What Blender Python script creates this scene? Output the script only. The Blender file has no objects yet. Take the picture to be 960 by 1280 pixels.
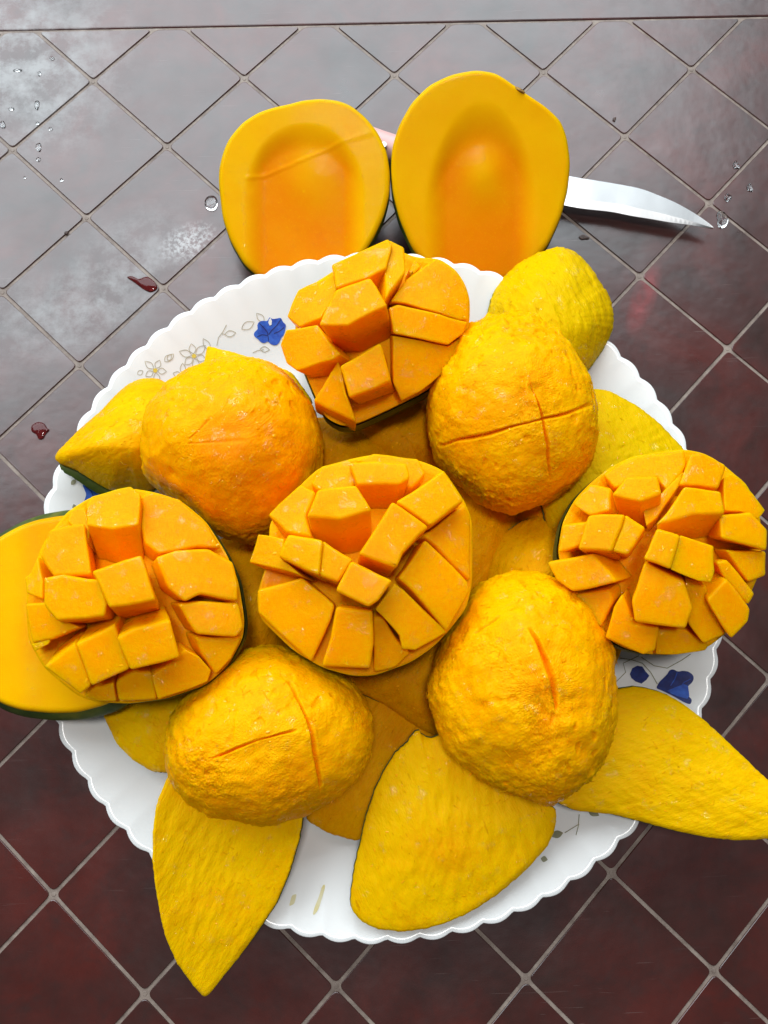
import bpy, bmesh, math, random
from mathutils import Vector, Matrix, noise

random.seed(7)
S = bpy.context.scene
COL = S.collection
D = 0.038                                   # half diagonal of one table diamond, metres

# ------------------------------------------------------------------ camera
RB = ((0.99941, -0.03257, 0.01087), (-0.02977, -0.97967, -0.19837), (0.01711, 0.19793, -0.98007))
CAM = Vector(((3.51269 - 3.585) * D, (-7.73645 + 6.68) * D, 8.89596 * D))
F = 961.0
cam = bpy.data.cameras.new('camera')
cam.sensor_width = 36.0
cam.lens = F / 1280 * 36.0
cam.clip_start = 0.005
cam.clip_end = 50
co = bpy.data.objects.new('camera', cam)
COL.objects.link(co)
r, d, f = (Vector(v) for v in RB)
co.matrix_world = Matrix(((r.x, -d.x, -f.x, CAM.x), (r.y, -d.y, -f.y, CAM.y), (r.z, -d.z, -f.z, CAM.z), (0, 0, 0, 1)))
S.camera = co

# ------------------------------------------------------------------ light
w = bpy.data.worlds.new('World')
S.world = w
w.use_nodes = True
bg = w.node_tree.nodes['Background']
bg.inputs[0].default_value = (0.86, 0.92, 1.0, 1)
bg.inputs[1].default_value = 0.125


def area(name, loc, target, sx, sy, power, colour):
    l = bpy.data.lights.new(name, 'AREA')
    l.shape = 'RECTANGLE'
    l.size, l.size_y, l.energy, l.color = sx, sy, power, colour
    o = bpy.data.objects.new(name, l)
    COL.objects.link(o)
    o.location = loc
    o.rotation_euler = (Vector(target) - Vector(loc)).to_track_quat('-Z', 'Y').to_euler()
    return o


area('open_doorway_light', (-0.36, 1.12, 1.12), (0, 0.02, 0), 2.6, 1.15, 44, (0.85, 0.95, 1.0))

area('overhead_light', (0.02, 0.10, 1.5), (0, 0, 0), 0.20, 0.20, 6.5, (1.0, 0.98, 0.95))

vs = S.view_settings
S.display_settings.display_device = 'sRGB'
vs.view_transform = 'Standard'
vs.look = 'None'
vs.exposure = 0.20
vs.gamma = 1.0
vs.use_curve_mapping = False
S.render.engine = 'CYCLES'
S.cycles.use_denoising = True
S.cycles.max_bounces = 8
S.cycles.transmission_bounces = 6


# ------------------------------------------------------------------ geometry helpers
def P(px, py, z):
    """the point of the place at height z that the photograph shows at (px, py)"""
    v = r * ((px - 480) / F) + d * ((py - 640) / F) + f
    return CAM + v * ((z - CAM.z) / v.z)


def proj(p):
    q = p - CAM
    k = F / q.dot(f)
    return 480 + q.dot(r) * k, 640 + q.dot(d) * k


def zoomed(x0, y0, s):
    return lambda pts: [(x0 + a / s, y0 + b / s) for a, b in pts]


def resample(pts, n, smooth=2):
    m = len(pts)
    L = [0]
    for i in range(m):
        a, b = pts[i], pts[(i + 1) % m]
        L.append(L[-1] + math.hypot(b[0] - a[0], b[1] - a[1]))
    out, k = [], 0
    for i in range(n):
        t = L[-1] * i / n
        while L[k + 1] < t:
            k += 1
        u = (t - L[k]) / max(1e-9, L[k + 1] - L[k])
        a, b = pts[k], pts[(k + 1) % m]
        out.append((a[0] + (b[0] - a[0]) * u, a[1] + (b[1] - a[1]) * u))
    for _ in range(smooth):
        out = [((out[i - 1][0] + 2 * out[i][0] + out[(i + 1) % n][0]) / 4,
                (out[i - 1][1] + 2 * out[i][1] + out[(i + 1) % n][1]) / 4) for i in range(n)]
    return out


def area_sign(pts):
    return sum(pts[i - 1][0] * pts[i][1] - pts[i][0] * pts[i - 1][1] for i in range(len(pts)))


def centroid(pts):
    n = len(pts)
    return sum(p[0] for p in pts) / n, sum(p[1] for p in pts) / n


def ccw(pts):
    """photo y runs down: give the order that is counter-clockwise seen from above"""
    return pts if area_sign(pts) < 0 else pts[::-1]


def mk(name, verts, faces, mat, parent=None, smooth=True, ripe=None):
    me = bpy.data.meshes.new(name)
    me.from_pydata([tuple(v) for v in verts], [], faces)
    if ripe is not None:
        a = me.attributes.new('ripe', 'FLOAT', 'POINT')
        a.data.foreach_set('value', ripe)
    me.update()
    if smooth:
        me.polygons.foreach_set('use_smooth', [True] * len(me.polygons))
    me.materials.append(mat)
    o = bpy.data.objects.new(name, me)
    COL.objects.link(o)
    if parent:
        o.parent = parent
        o.matrix_parent_inverse = Matrix.Translation(parent.location).inverted()
    return o


def thing(name, label, cat, loc=(0, 0, 0), group=None):
    o = bpy.data.objects.new(name, None)
    COL.objects.link(o)
    o.empty_display_size = 0.01
    o.location = loc
    o['label'], o['category'] = label, cat
    if group:
        o['group'] = group
    return o


def rings_mesh(rings, cap_first=True, cap_last=True):
    """closed rings of equal length joined into one skin; the first and last are closed by a point"""
    n = len(rings[0])
    verts, faces = [], []
    for rg in rings:
        verts += rg
    for i in range(len(rings) - 1):
        a, b = i * n, (i + 1) * n
        for j in range(n):
            k = (j + 1) % n
            faces.append((a + j, b + j, b + k, a + k))
    if cap_first:
        c = sum(rings[0], Vector()) / n
        verts.append(c)
        q = len(verts) - 1
        for j in range(n):
            faces.append((q, j, (j + 1) % n))
    if cap_last:
        c = sum(rings[-1], Vector()) / n
        verts.append(c)
        q = len(verts) - 1
        a = (len(rings) - 1) * n
        for j in range(n):
            faces.append((q, a + (j + 1) % n, a + j))
    return verts, faces


def seg_dist(x, y, line):
    best, bt = 1e9, 0
    m = len(line) - 1
    for i in range(m):
        ax, ay = line[i]
        bx, by = line[i + 1]
        ux, uy = bx - ax, by - ay
        t = max(0, min(1, ((x - ax) * ux + (y - ay) * uy) / (ux * ux + uy * uy)))
        e = math.hypot(x - ax - ux * t, y - ay - uy * t)
        if e < best:
            best, bt = e, (i + t) / m
    return best, bt


def sstep(a, b, x):
    t = max(0, min(1, (x - a) / (b - a)))
    return t * t * (3 - 2 * t)


# ------------------------------------------------------------------ materials
def new_mat(name):
    m = bpy.data.materials.new(name)
    m.use_nodes = True
    nt = m.node_tree
    return m, nt, nt.nodes['Principled BSDF']


def node(nt, kind, **kw):
    n = nt.nodes.new(kind)
    for k, v in kw.items():
        if k == 'inp':
            for a, b in v.items():
                n.inputs[a].default_value = b
        else:
            setattr(n, k, v)
    return n


def mix(nt, a, b, fac, blend='MIX'):
    n = nt.nodes.new('ShaderNodeMix')
    n.data_type = 'RGBA'
    n.blend_type = blend
    for sock, v in ((n.inputs[0], fac), (n.inputs[6], a), (n.inputs[7], b)):
        if hasattr(v, 'is_linked'):
            nt.links.new(v, sock)
        elif isinstance(v, (int, float)):
            sock.default_value = v
        else:
            sock.default_value = (*v, 1)
    return n.outputs[2]


def math_(nt, op, a, b=0.0, c=None, clamp=False):
    n = nt.nodes.new('ShaderNodeMath')
    n.operation = op
    n.use_clamp = clamp
    for sock, v in zip(n.inputs, (a, b, c)):
        if v is None:
            continue
        if hasattr(v, 'is_linked'):
            nt.links.new(v, sock)
        else:
            sock.default_value = v
    return n.outputs[0]


def noise_tex(nt, vec, scale, detail=4, rough=0.55, dist=0.0):
    n = node(nt, 'ShaderNodeTexNoise', inp={'Scale': scale, 'Detail': detail, 'Roughness': rough, 'Distortion': dist})
    nt.links.new(vec, n.inputs['Vector'])
    return n.outputs['Fac']


def ramp(nt, fac, stops):
    n = nt.nodes.new('ShaderNodeValToRGB')
    e = n.color_ramp.elements
    while len(e) < len(stops):
        e.new(0.5)
    for el, (p, c) in zip(e, stops):
        el.position = p
        el.color = (c, c, c, 1) if isinstance(c, (int, float)) else (*c, 1)
    nt.links.new(fac, n.inputs[0])
    return n.outputs[0]


def bump(nt, height, strength, dist, prev=None):
    n = nt.nodes.new('ShaderNodeBump')
    n.inputs['Strength'].default_value = strength
    n.inputs['Distance'].default_value = dist
    nt.links.new(height, n.inputs['Height'])
    if prev is not None:
        nt.links.new(prev, n.inputs['Normal'])
    return n.outputs[0]


def flesh_mat(name, yellow, orange, rough, grain, fibre_angle=None, sss=0.25, wet=0.3, lump=0.0, var=1.0, fleck=0.0, glossy=False, deep=0.004, base_wet=0.0, lo=0.585):
    m, nt, b = new_mat(name)
    pos = nt.nodes.new('ShaderNodeNewGeometry').outputs['Position']
    vec = pos
    if fibre_angle is not None:                       # fibres: stretch the coordinates along one direction
        mp = node(nt, 'ShaderNodeMapping', vector_type='TEXTURE')
        mp.inputs['Rotation'].default_value = (0, 0, fibre_angle)
        mp.inputs['Scale'].default_value = (2.6, 1, 1.2)
        nt.links.new(pos, mp.inputs['Vector'])
        vec = mp.outputs[0]
    at = node(nt, 'ShaderNodeAttribute', attribute_name='ripe')
    n1 = noise_tex(nt, pos, 70, 4)
    n2 = noise_tex(nt, vec, 420, 4, 0.6)
    n3 = noise_tex(nt, vec, 1300, 3, 0.6)
    t = math_(nt, 'ADD', at.outputs['Fac'], math_(nt, 'MULTIPLY_ADD', n1, 0.9 * var, -0.45 * var))
    t = math_(nt, 'ADD', t, math_(nt, 'MULTIPLY_ADD', n2, 0.7 * var, -0.35 * var), clamp=True)
    c = mix(nt, yellow, orange, t)
    pale = (min(1, yellow[0] * 1.04), min(1, yellow[1] * 1.14), yellow[2])
    c = mix(nt, c, pale, ramp(nt, n3, [(0.55, 0.0), (0.8, 0.35)]))
    if fleck:                                         # short dark fibres left in the flesh
        f1 = ramp(nt, noise_tex(nt, vec, 700, 2, 0.5), [(0.66, 0.0), (0.72, 1.0)])
        f2 = ramp(nt, noise_tex(nt, pos, 90, 2), [(0.45, 0.0), (0.6, 1.0)])
        c = mix(nt, c, tuple(x * k for x, k in zip(orange, (0.62, 0.55, 1.0))), math_(nt, 'MULTIPLY', math_(nt, 'MULTIPLY', f1, f2), fleck))
    nt.links.new(c, b.inputs['Base Color'])
    b.inputs['Subsurface Weight'].default_value = sss
    b.inputs['Subsurface Radius'].default_value = (1.0, 0.45, 0.08)
    b.inputs['Subsurface Scale'].default_value = deep
    b.inputs['IOR'].default_value = 1.38
    b.inputs['Specular IOR Level'].default_value = 0.05
    rr = math_(nt, 'MULTIPLY_ADD', noise_tex(nt, pos, 160, 3), 0.35, rough - 0.17)
    nt.links.new(rr, b.inputs['Roughness'])
    b.inputs['Coat IOR'].default_value = 1.5
    wp = ramp(nt, noise_tex(nt, pos, 210, 4, 0.6), [(lo, base_wet), (lo + 0.09, 1.0)])
    if glossy:
        b.inputs['Coat Weight'].default_value = wet
    else:
        nt.links.new(math_(nt, 'MULTIPLY', wp, wet), b.inputs['Coat Weight'])
    b.inputs['Coat Roughness'].default_value = 0.05
    h = math_(nt, 'MULTIPLY_ADD', n3, 0.4, n2)
    nb = bump(nt, h, grain, 0.0012)
    if lump:
        vo = node(nt, 'ShaderNodeTexVoronoi', feature='SMOOTH_F1', inp={'Scale': 330, 'Smoothness': 0.6})
        nt.links.new(vec, vo.inputs['Vector'])
        nb = bump(nt, math_(nt, 'MULTIPLY', vo.outputs['Distance'], -1.0), lump, 0.0016, nb)
    nt.links.new(nb, b.inputs['Normal'])
    nt.links.new(bump(nt, noise_tex(nt, pos, 800, 2), 0.15 if glossy else 0.9, 0.0010, nb), b.inputs['Coat Normal'])
    return m


M_CUBE = flesh_mat('cut_flesh', (0.98, 0.40, 0.0), (0.96, 0.26, 0.0), 0.34, 0.22, None, 0.8, 1.0, 0.0, 1.0, 0.0, False, 0.010, 0.0, 0.57)
M_VALLEY = flesh_mat('scored_flesh', (0.94, 0.44, 0.0), (0.92, 0.33, 0.0), 0.40, 0.45, None, 0.4, 0.8)
M_DOME = flesh_mat('scooped_flesh', (0.94, 0.44, 0.0), (0.90, 0.26, 0.0), 0.42, 0.36, 0.4, 0.4, 1.0, 0.06, 1.3, 0.5, False, 0.006)
M_DOMEO = flesh_mat('wet_flesh', (0.93, 0.41, 0.0), (0.89, 0.265, 0.0), 0.36, 0.28, 0.9, 0.4, 1.0, 0.04, 1.2, 0.3, False, 0.006, 0.0, 0.56)
M_HALF = flesh_mat('sliced_flesh', (0.90, 0.46, 0.0), (0.84, 0.235, 0.0), 0.36, 0.03, None, 0.4, 0.045, 0.0, 0.22, 0.0, True, 0.006)
PEELS = [flesh_mat('peel_lining', (0.88, 0.49, 0.0), (0.80, 0.31, 0.0), 0.46, 0.42, a, 0.25, 1.0, 0.10, 1.3, 0.5)
         for a in (0.3, 1.1, 1.9, 2.6)]
M_PEELG = flesh_mat('olive_peel_lining', (0.72, 0.45, 0.0), (0.60, 0.30, 0.0), 0.48, 0.6, 1.9, 0.15, 0.8, 0.30, 1.5, 0.6)
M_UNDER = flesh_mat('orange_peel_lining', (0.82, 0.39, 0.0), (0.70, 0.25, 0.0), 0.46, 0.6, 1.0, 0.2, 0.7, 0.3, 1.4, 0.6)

M_SKIN, nt, b = new_mat('mango_skin')
pos = nt.nodes.new('ShaderNodeNewGeometry').outputs['Position']
c = ramp(nt, noise_tex(nt, pos, 60, 5), [(0.35, (0.028, 0.055, 0.012)), (0.55, (0.07, 0.10, 0.016)), (0.75, (0.26, 0.22, 0.02))])
nt.links.new(c, b.inputs['Base Color'])
b.inputs['Roughness'].default_value = 0.5
b.inputs['Specular IOR Level'].default_value = 0.2
sp = noise_tex(nt, pos, 900, 2)
nt.links.new(bump(nt, sp, 0.15, 0.0005), b.inputs['Normal'])

M_SKINY, nt, b = new_mat('yellow_green_skin')
pos = nt.nodes.new('ShaderNodeNewGeometry').outputs['Position']
c = ramp(nt, noise_tex(nt, pos, 45, 4), [(0.35, (0.13, 0.16, 0.012)), (0.6, (0.42, 0.36, 0.02)), (0.8, (0.6, 0.5, 0.05))])
nt.links.new(c, b.inputs['Base Color'])
b.inputs['Roughness'].default_value = 0.4

M_PLATE, nt, b = new_mat('white_opal_glass')
b.inputs['Base Color'].default_value = (0.83, 0.83, 0.82, 1)
b.inputs['Roughness'].default_value = 0.24
b.inputs['Coat Weight'].default_value = 0.15
b.inputs['Coat Roughness'].default_value = 0.12
b.inputs['Subsurface Weight'].default_value = 0.15
b.inputs['Subsurface Radius'].default_value = (1, 1, 1)
b.inputs['Subsurface Scale'].default_value = 0.003


def print_mat(name, c1, c2, scale=250, rough=0.25):
    m, nt, b = new_mat(name)
    pos = nt.nodes.new('ShaderNodeNewGeometry').outputs['Position']
    nt.links.new(mix(nt, c1, c2, ramp(nt, noise_tex(nt, pos, scale, 3), [(0.35, 0.0), (0.65, 1.0)])), b.inputs['Base Color'])
    b.inputs['Roughness'].default_value = rough
    return m


M_BLUE = print_mat('blue_print', (0.012, 0.055, 0.38), (0.03, 0.13, 0.60), 300)
M_NAVY = print_mat('navy_print', (0.006, 0.014, 0.11), (0.01, 0.03, 0.2), 300)
M_LINE = print_mat('grey_line_print', (0.42, 0.38, 0.29), (0.52, 0.46, 0.34))
M_OLIVE = print_mat('olive_line_print', (0.20, 0.20, 0.12), (0.30, 0.29, 0.18))
M_YELLOW = print_mat('yellow_print', (0.70, 0.50, 0.05), (0.78, 0.60, 0.12))
M_JUICE = print_mat('dried_juice', (0.72, 0.62, 0.28), (0.76, 0.70, 0.45), 200, 0.1)

# table: maroon marbled plastic, scuffed and smeared
def patch(nt, pos, x, y, rx, ry, ang):
    """0..1 soft mask of a mark lying at (x, y) on the table"""
    mp = node(nt, 'ShaderNodeMapping', vector_type='TEXTURE')
    mp.inputs['Location'].default_value = (x, y, 0)
    mp.inputs['Rotation'].default_value = (0, 0, ang)
    mp.inputs['Scale'].default_value = (rx, ry, 1)
    nt.links.new(pos, mp.inputs['Vector'])
    ln = node(nt, 'ShaderNodeVectorMath', operation='LENGTH')
    nt.links.new(mp.outputs[0], ln.inputs[0])
    return math_(nt, 'SUBTRACT', 1.0, ln.outputs['Value'], clamp=True)


M_TABLE, nt, b = new_mat('maroon_plastic')
pos = nt.nodes.new('ShaderNodeNewGeometry').outputs['Position']
n1 = noise_tex(nt, pos, 22, 5, 0.6, 0.6)
n2 = noise_tex(nt, pos, 75, 5, 0.6, 1.0)
c = ramp(nt, n1, [(0.30, (0.026, 0.006, 0.003)), (0.5, (0.052, 0.006, 0.003)), (0.70, (0.088, 0.007, 0.0025))])
c = mix(nt, c, (0.022, 0.010, 0.008), ramp(nt, n2, [(0.5, 0.0), (0.75, 0.5)]))
mp = node(nt, 'ShaderNodeMapping')
mp.inputs['Rotation'].default_value = (0, 0, 0.8)
mp.inputs['Scale'].default_value = (40, 900, 1)
nt.links.new(pos, mp.inputs['Vector'])
scr = ramp(nt, noise_tex(nt, mp.outputs[0], 1.0, 2, 0.5, 0.8), [(0.70, 0.0), (0.74, 1.0)])
mp2 = node(nt, 'ShaderNodeMapping')
mp2.inputs['Rotation'].default_value = (0, 0, -0.5)
mp2.inputs['Scale'].default_value = (25, 700, 1)
nt.links.new(pos, mp2.inputs['Vector'])
scr2 = ramp(nt, noise_tex(nt, mp2.outputs[0], 1.0, 2, 0.5, 1.5), [(0.71, 0.0), (0.75, 1.0)])
gate = ramp(nt, noise_tex(nt, pos, 14, 2), [(0.45, 0.0), (0.65, 1.0)])
scratch = math_(nt, 'MULTIPLY', math_(nt, 'MAXIMUM', scr, scr2), gate)
c = mix(nt, c, (0.16, 0.10, 0.09), math_(nt, 'MULTIPLY', scratch, 0.5))
# dried white splash, dust that also paints table sheen, and a painted reddish reflection
grit = noise_tex(nt, pos, 420, 5, 0.7)
pw = P(235, 303, 0)
white = math_(nt, 'MULTIPLY', patch(nt, pos, pw.x, pw.y, 0.017, 0.011, 0.45), 2.2)
white = math_(nt, 'MULTIPLY', white, ramp(nt, grit, [(0.44, 0.0), (0.66, 1.0)]), clamp=True)
pd = P(150, 345, 0)
film_sheen = math_(nt, 'MULTIPLY', patch(nt, pos, pd.x, pd.y, 0.05, 0.03, 0.9), 0.9)
pd = P(30, 70, 0)
film_sheen = math_(nt, 'ADD', film_sheen, math_(nt, 'MULTIPLY', patch(nt, pos, pd.x, pd.y, 0.06, 0.07, 0.4), 1.3))
pd = P(40, 400, 0)
film_sheen = math_(nt, 'ADD', film_sheen, math_(nt, 'MULTIPLY', patch(nt, pos, pd.x, pd.y, 0.05, 0.03, 0.0), 0.7))
film_sheen = math_(nt, 'MULTIPLY', film_sheen, ramp(nt, noise_tex(nt, pos, 60, 6, 0.7), [(0.42, 0.0), (0.62, 1.0)]), clamp=True)
c = mix(nt, c, (0.30, 0.29, 0.29), math_(nt, 'MULTIPLY', film_sheen, 0.85))  # pale patches: dust, plus table sheen painted into the colour
c = mix(nt, c, (0.62, 0.62, 0.62), math_(nt, 'MULTIPLY', white, 0.5))
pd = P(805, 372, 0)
red_reflection = math_(nt, 'MULTIPLY', patch(nt, pos, pd.x, pd.y, 0.022, 0.0065, 1.15), 1.3, clamp=True)
red_reflection = math_(nt, 'MULTIPLY', red_reflection, ramp(nt, n2, [(0.35, 0.2), (0.6, 1.0)]))
c = mix(nt, c, (0.24, 0.016, 0.018), red_reflection)  # reflection of something reddish, painted into the base colour
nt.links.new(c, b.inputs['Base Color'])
rg = math_(nt, 'MULTIPLY_ADD', noise_tex(nt, pos, 35, 5, 0.65), 0.24, 0.20)
rg = math_(nt, 'ADD', rg, math_(nt, 'MULTIPLY', film_sheen, 0.12))
nt.links.new(rg, b.inputs['Roughness'])
b.inputs['IOR'].default_value = 1.74
hh = math_(nt, 'MULTIPLY_ADD', noise_tex(nt, pos, 40, 3), 1.0, math_(nt, 'MULTIPLY', scratch, -0.05))
nb = bump(nt, hh, 0.10, 0.004)
nb = bump(nt, noise_tex(nt, pos, 1500, 2), 0.04, 0.0004, nb)
nt.links.new(nb, b.inputs['Normal'])

M_GROOVE, nt, b = new_mat('dusty_groove')
pos = nt.nodes.new('ShaderNodeNewGeometry').outputs['Position']
c = ramp(nt, noise_tex(nt, pos, 160, 5, 0.7), [(0.3, (0.15, 0.11, 0.09)), (0.55, (0.27, 0.21, 0.175)), (0.75, (0.36, 0.30, 0.25))])
nt.links.new(c, b.inputs['Base Color'])
b.inputs['Roughness'].default_value = 0.6

M_BLADE, nt, b = new_mat('brushed_steel')
pos = nt.nodes.new('ShaderNodeNewGeometry').outputs['Position']
b.inputs['Base Color'].default_value = (0.80, 0.81, 0.82, 1)
b.inputs['Metallic'].default_value = 1.0
nt.links.new(math_(nt, 'MULTIPLY_ADD', noise_tex(nt, pos, 60, 4), 0.12, 0.30), b.inputs['Roughness'])
M_HANDLE, nt, b = new_mat('pink_plastic')
pos = nt.nodes.new('ShaderNodeNewGeometry').outputs['Position']
nt.links.new(mix(nt, (0.72, 0.40, 0.38), (0.78, 0.47, 0.44), noise_tex(nt, pos, 120, 3)), b.inputs['Base Color'])
b.inputs['Roughness'].default_value = 0.4
M_RIVET, nt, b = new_mat('dull_rivet')
b.inputs['Base Color'].default_value = (0.5, 0.5, 0.5, 1)
b.inputs['Metallic'].default_value = 1.0
b.inputs['Roughness'].default_value = 0.35


def liquid(name, col, trans):
    m, nt, b = new_mat(name)
    b.inputs['Base Color'].default_value = (*col, 1)
    b.inputs['Roughness'].default_value = 0.03
    b.inputs['IOR'].default_value = 1.34
    b.inputs['Transmission Weight'].default_value = trans
    return m


M_WATER = liquid('water', (0.97, 0.97, 0.97), 1.0)
M_RED = liquid('red_juice', (0.20, 0.02, 0.02), 0.6)
M_CRUMB = print_mat('dark_crumb', (0.03, 0.015, 0.012), (0.08, 0.04, 0.03), 900, 0.6)

# ------------------------------------------------------------------ table
UX = lambda u: (u - 3.585) * D
VY = lambda v: (-v + 6.68) * D
tab = thing('table', 'dark maroon plastic table embossed with diamond panels and pale dusty grooves', 'table', (0, 0, 0))
X0, X1, Y0, Y1 = UX(-9), UX(16), VY(18.2), VY(-5)


def slab(name, x0, x1, y0, y1, z0, z1, mat, parent, bev=0.0):
    bm = bmesh.new()
    bmesh.ops.create_cube(bm, size=1)
    for v in bm.verts:
        v.co = Vector((x0 + (v.co.x + .5) * (x1 - x0), y0 + (v.co.y + .5) * (y1 - y0), z0 + (v.co.z + .5) * (z1 - z0)))
    if bev:
        bmesh.ops.bevel(bm, geom=bm.edges[:], offset=bev, segments=3, affect='EDGES', profile=0.5)
    me = bpy.data.meshes.new(name)
    bm.to_mesh(me)
    bm.free()
    me.materials.append(mat)
    o = bpy.data.objects.new(name, me)
    COL.objects.link(o)
    o.parent = parent
    return o


slab('groove_bed', X0, X1, Y0, Y1, -0.03, -0.0006, M_GROOVE, tab)
YB = VY(-0.80)                                              # where the diamonds stop and the plain border begins
slab('border_strip', X0, X1, YB + 0.0004, Y1, -0.02, 0.0, M_TABLE, tab, 0.0010)


def panel_mesh(poly, name='diamond_panel', gap=0.00072, rad=0.0024, bev=0.0004):
    """a raised panel: inset polygon with rounded corners, chamfered down to the groove"""
    n = len(poly)
    cx, cy = centroid(poly)
    ins = []
    for i in range(n):                                      # inset by moving each edge inwards
        a, b_, c_ = Vector(poly[i - 1]), Vector(poly[i]), Vector(poly[(i + 1) % n])
        e1, e2 = (b_ - a).normalized(), (c_ - b_).normalized()
        n1_, n2_ = Vector((-e1.y, e1.x)), Vector((-e2.y, e2.x))
        bis = (n1_ + n2_)
        ins.append((b_ + bis * (gap / (1 + n1_.dot(n2_))), e1, e2))
    top = []
    for p, e1, e2 in ins:
        for k in range(5):
            t = k / 4
            q = (p - e1 * rad) * (1 - t) ** 2 + p * (2 * t * (1 - t)) + (p + e2 * rad) * t * t
            top.append(q)
    m = len(top)
    cc = Vector((cx, cy))
    sh = lambda q, k: q + (cc - q).normalized() * k
    verts = [(sh(q, bev).x, sh(q, bev).y, 0.0) for q in top] + [(sh(q, bev * .25).x, sh(q, bev * .25).y, -bev * .4) for q in top] + [(q.x, q.y, -0.0012) for q in top]
    faces = [tuple(range(m))]
    for i in range(2):
        for j in range(m):
            k = (j + 1) % m
            faces.append((i * m + j, (i + 1) * m + j, (i + 1) * m + k, i * m + k))
    me = bpy.data.meshes.new(name)
    me.from_pydata(verts, [], faces)
    me.update()
    me.materials.append(M_TABLE)
    return me


full = panel_mesh([(D, 0), (0, D), (-D, 0), (0, -D)])
# at the border the diamonds are cut: whole ones have their tip clipped, and low triangles fill between them
h = 0.80 * D
tri = panel_mesh([(-h, h), (0, 0), (h, h)])
tipcut = panel_mesh([(D, 0), (D * .20, h), (-D * .20, h), (0 - D, 0), (0, -D)])
node_bm = bmesh.new()
bmesh.ops.create_cone(node_bm, segments=8, radius1=0.0010, radius2=0.0008, depth=0.00014, cap_ends=True)
rosette = bpy.data.meshes.new('rosette')
node_bm.to_mesh(rosette)
node_bm.free()
rosette.materials.append(M_GROOVE)


def put(name, me, x, y, z=0.0, parent=tab):
    o = bpy.data.objects.new(name, me)
    COL.objects.link(o)
    o.parent = parent
    o.location = (x, y, z)
    return o


for j in range(0, 18):
    for i in range(-8, 16):
        if (i + j) % 2:                                      # centres of diamonds sit at odd sums, crossings at even sums
            if j == 0:
                put('diamond_panel', tipcut, UX(i), VY(0))
            else:
                put('diamond_panel', full, UX(i), VY(j))
        else:
            put('rosette', rosette, UX(i), VY(j), -0.0005)
            if j == 0:
                put('diamond_panel', tri, UX(i), VY(0))

# ------------------------------------------------------------------ plate
NS = 72
PR = 0.1410


def plate_z(x, y):
    q = math.hypot(x, y) / PR
    base = 0.0060
    if q < 0.60:
        return base
    return base + 0.0195 * sstep(0.56, 1.16, q) / sstep(0.56, 1.16, 1.0) * (0.75 + 0.25 * q)


def Pp(px, py, lift=0.00025):
    z = 0.02
    for _ in range(12):
        p = P(px, py, z)
        z = plate_z(p.x, p.y) + lift
    return P(px, py, z)


plate = thing('plate', 'round white scalloped plate with blue roses, holding the whole mango pile', 'plate', (0, 0, 0))
NA = NS * 10


def plate_ring(q, dz, wav):
    out = []
    for k in range(NA):
        a = 2 * math.pi * k / NA
        sc = abs(math.sin(a * NS / 2 + 0.4))
        rr_ = PR * q * (1 + wav * (0.0125 * (sc ** 0.85) - 0.008))
        x, y = rr_ * math.cos(a), rr_ * math.sin(a)
        out.append(Vector((x, y, plate_z(PR * q * math.cos(a), PR * q * math.sin(a)) + dz + wav * 0.0003 * sc)))
    return out


rg = [plate_ring(q, 0, 0) for q in (0.05, 0.2, 0.4, 0.52, 0.56, 0.60, 0.64, 0.68, 0.72, 0.77, 0.82)]
rg += [plate_ring(q, 0, wv) for q, wv in ((0.86, .08), (0.90, .22), (0.94, .48), (0.965, .75), (0.985, .95), (0.996, 1))]
rg += [plate_ring(0.999, -0.0007, 1), plate_ring(0.996, -0.0018, 1), plate_ring(0.985, -0.0027, .95), plate_ring(0.95, -0.0034, .5),
       plate_ring(0.86, -0.0036, .05), plate_ring(0.75, -0.0036, 0), plate_ring(0.62, -0.0036, 0)]
rg += [plate_ring(0.58, -0.0058, 0), plate_ring(0.55, -0.0058, 0), plate_ring(0.53, -0.0040, 0), plate_ring(0.1, -0.0040, 0)]
v_, f_ = rings_mesh(rg)
mk('dish', v_, f_, M_PLATE, plate)


def stroke_geo(pts, wpx, lift, closed=False, verts=None, faces=None):
    """a printed line of the given width along photo points, laid on the plate"""
    if closed:
        pts = pts + [pts[0]]
    base = len(verts)
    for i, (x, y) in enumerate(pts):
        a, c_ = pts[max(0, i - 1)], pts[min(len(pts) - 1, i + 1)]
        if closed and i in (0, len(pts) - 1):
            a, c_ = pts[-2], pts[1]
        tx, ty = c_[0] - a[0], c_[1] - a[1]
        L = math.hypot(tx, ty) or 1
        nx, ny = -ty / L * wpx / 2, tx / L * wpx / 2
        verts.append(Pp(x + nx, y + ny, lift))
        verts.append(Pp(x - nx, y - ny, lift))
    for i in range(len(pts) - 1):
        k = base + 2 * i
        faces.append((k, k + 1, k + 3, k + 2))


def blob_geo(pts, lift, verts, faces):
    pts = ccw(pts)
    base = len(verts)
    c_ = centroid(pts)
    n = len(pts)
    for t in (1.0, 0.5):
        for x, y in pts:
            verts.append(Pp(c_[0] + (x - c_[0]) * t, c_[1] + (y - c_[1]) * t, lift))
    verts.append(Pp(c_[0], c_[1], lift))
    for j in range(n):
        k = (j + 1) % n
        faces.append((base + j, base + k, base + n + k, base + n + j))
        faces.append((base + n + j, base + n + k, base + 2 * n))


def leaf_pts(x, y, ang, L, W, n=8):
    out = []
    for s in (1, -1):
        for k in range(n):
            t = k / n if s == 1 else 1 - k / n
            u, v = L * t, s * W * math.sin(math.pi * t) * (1.15 - 0.4 * t)
            out.append((x + u * math.cos(ang) - v * math.sin(ang), y + u * math.sin(ang) + v * math.cos(ang)))
    return out


def geo_part(name, mat, fn):
    V, Fc = [], []
    fn(V, Fc)
    return mk(name, V, Fc, mat, plate, smooth=False)


zr = zoomed(130, 370, 3.84)


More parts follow.
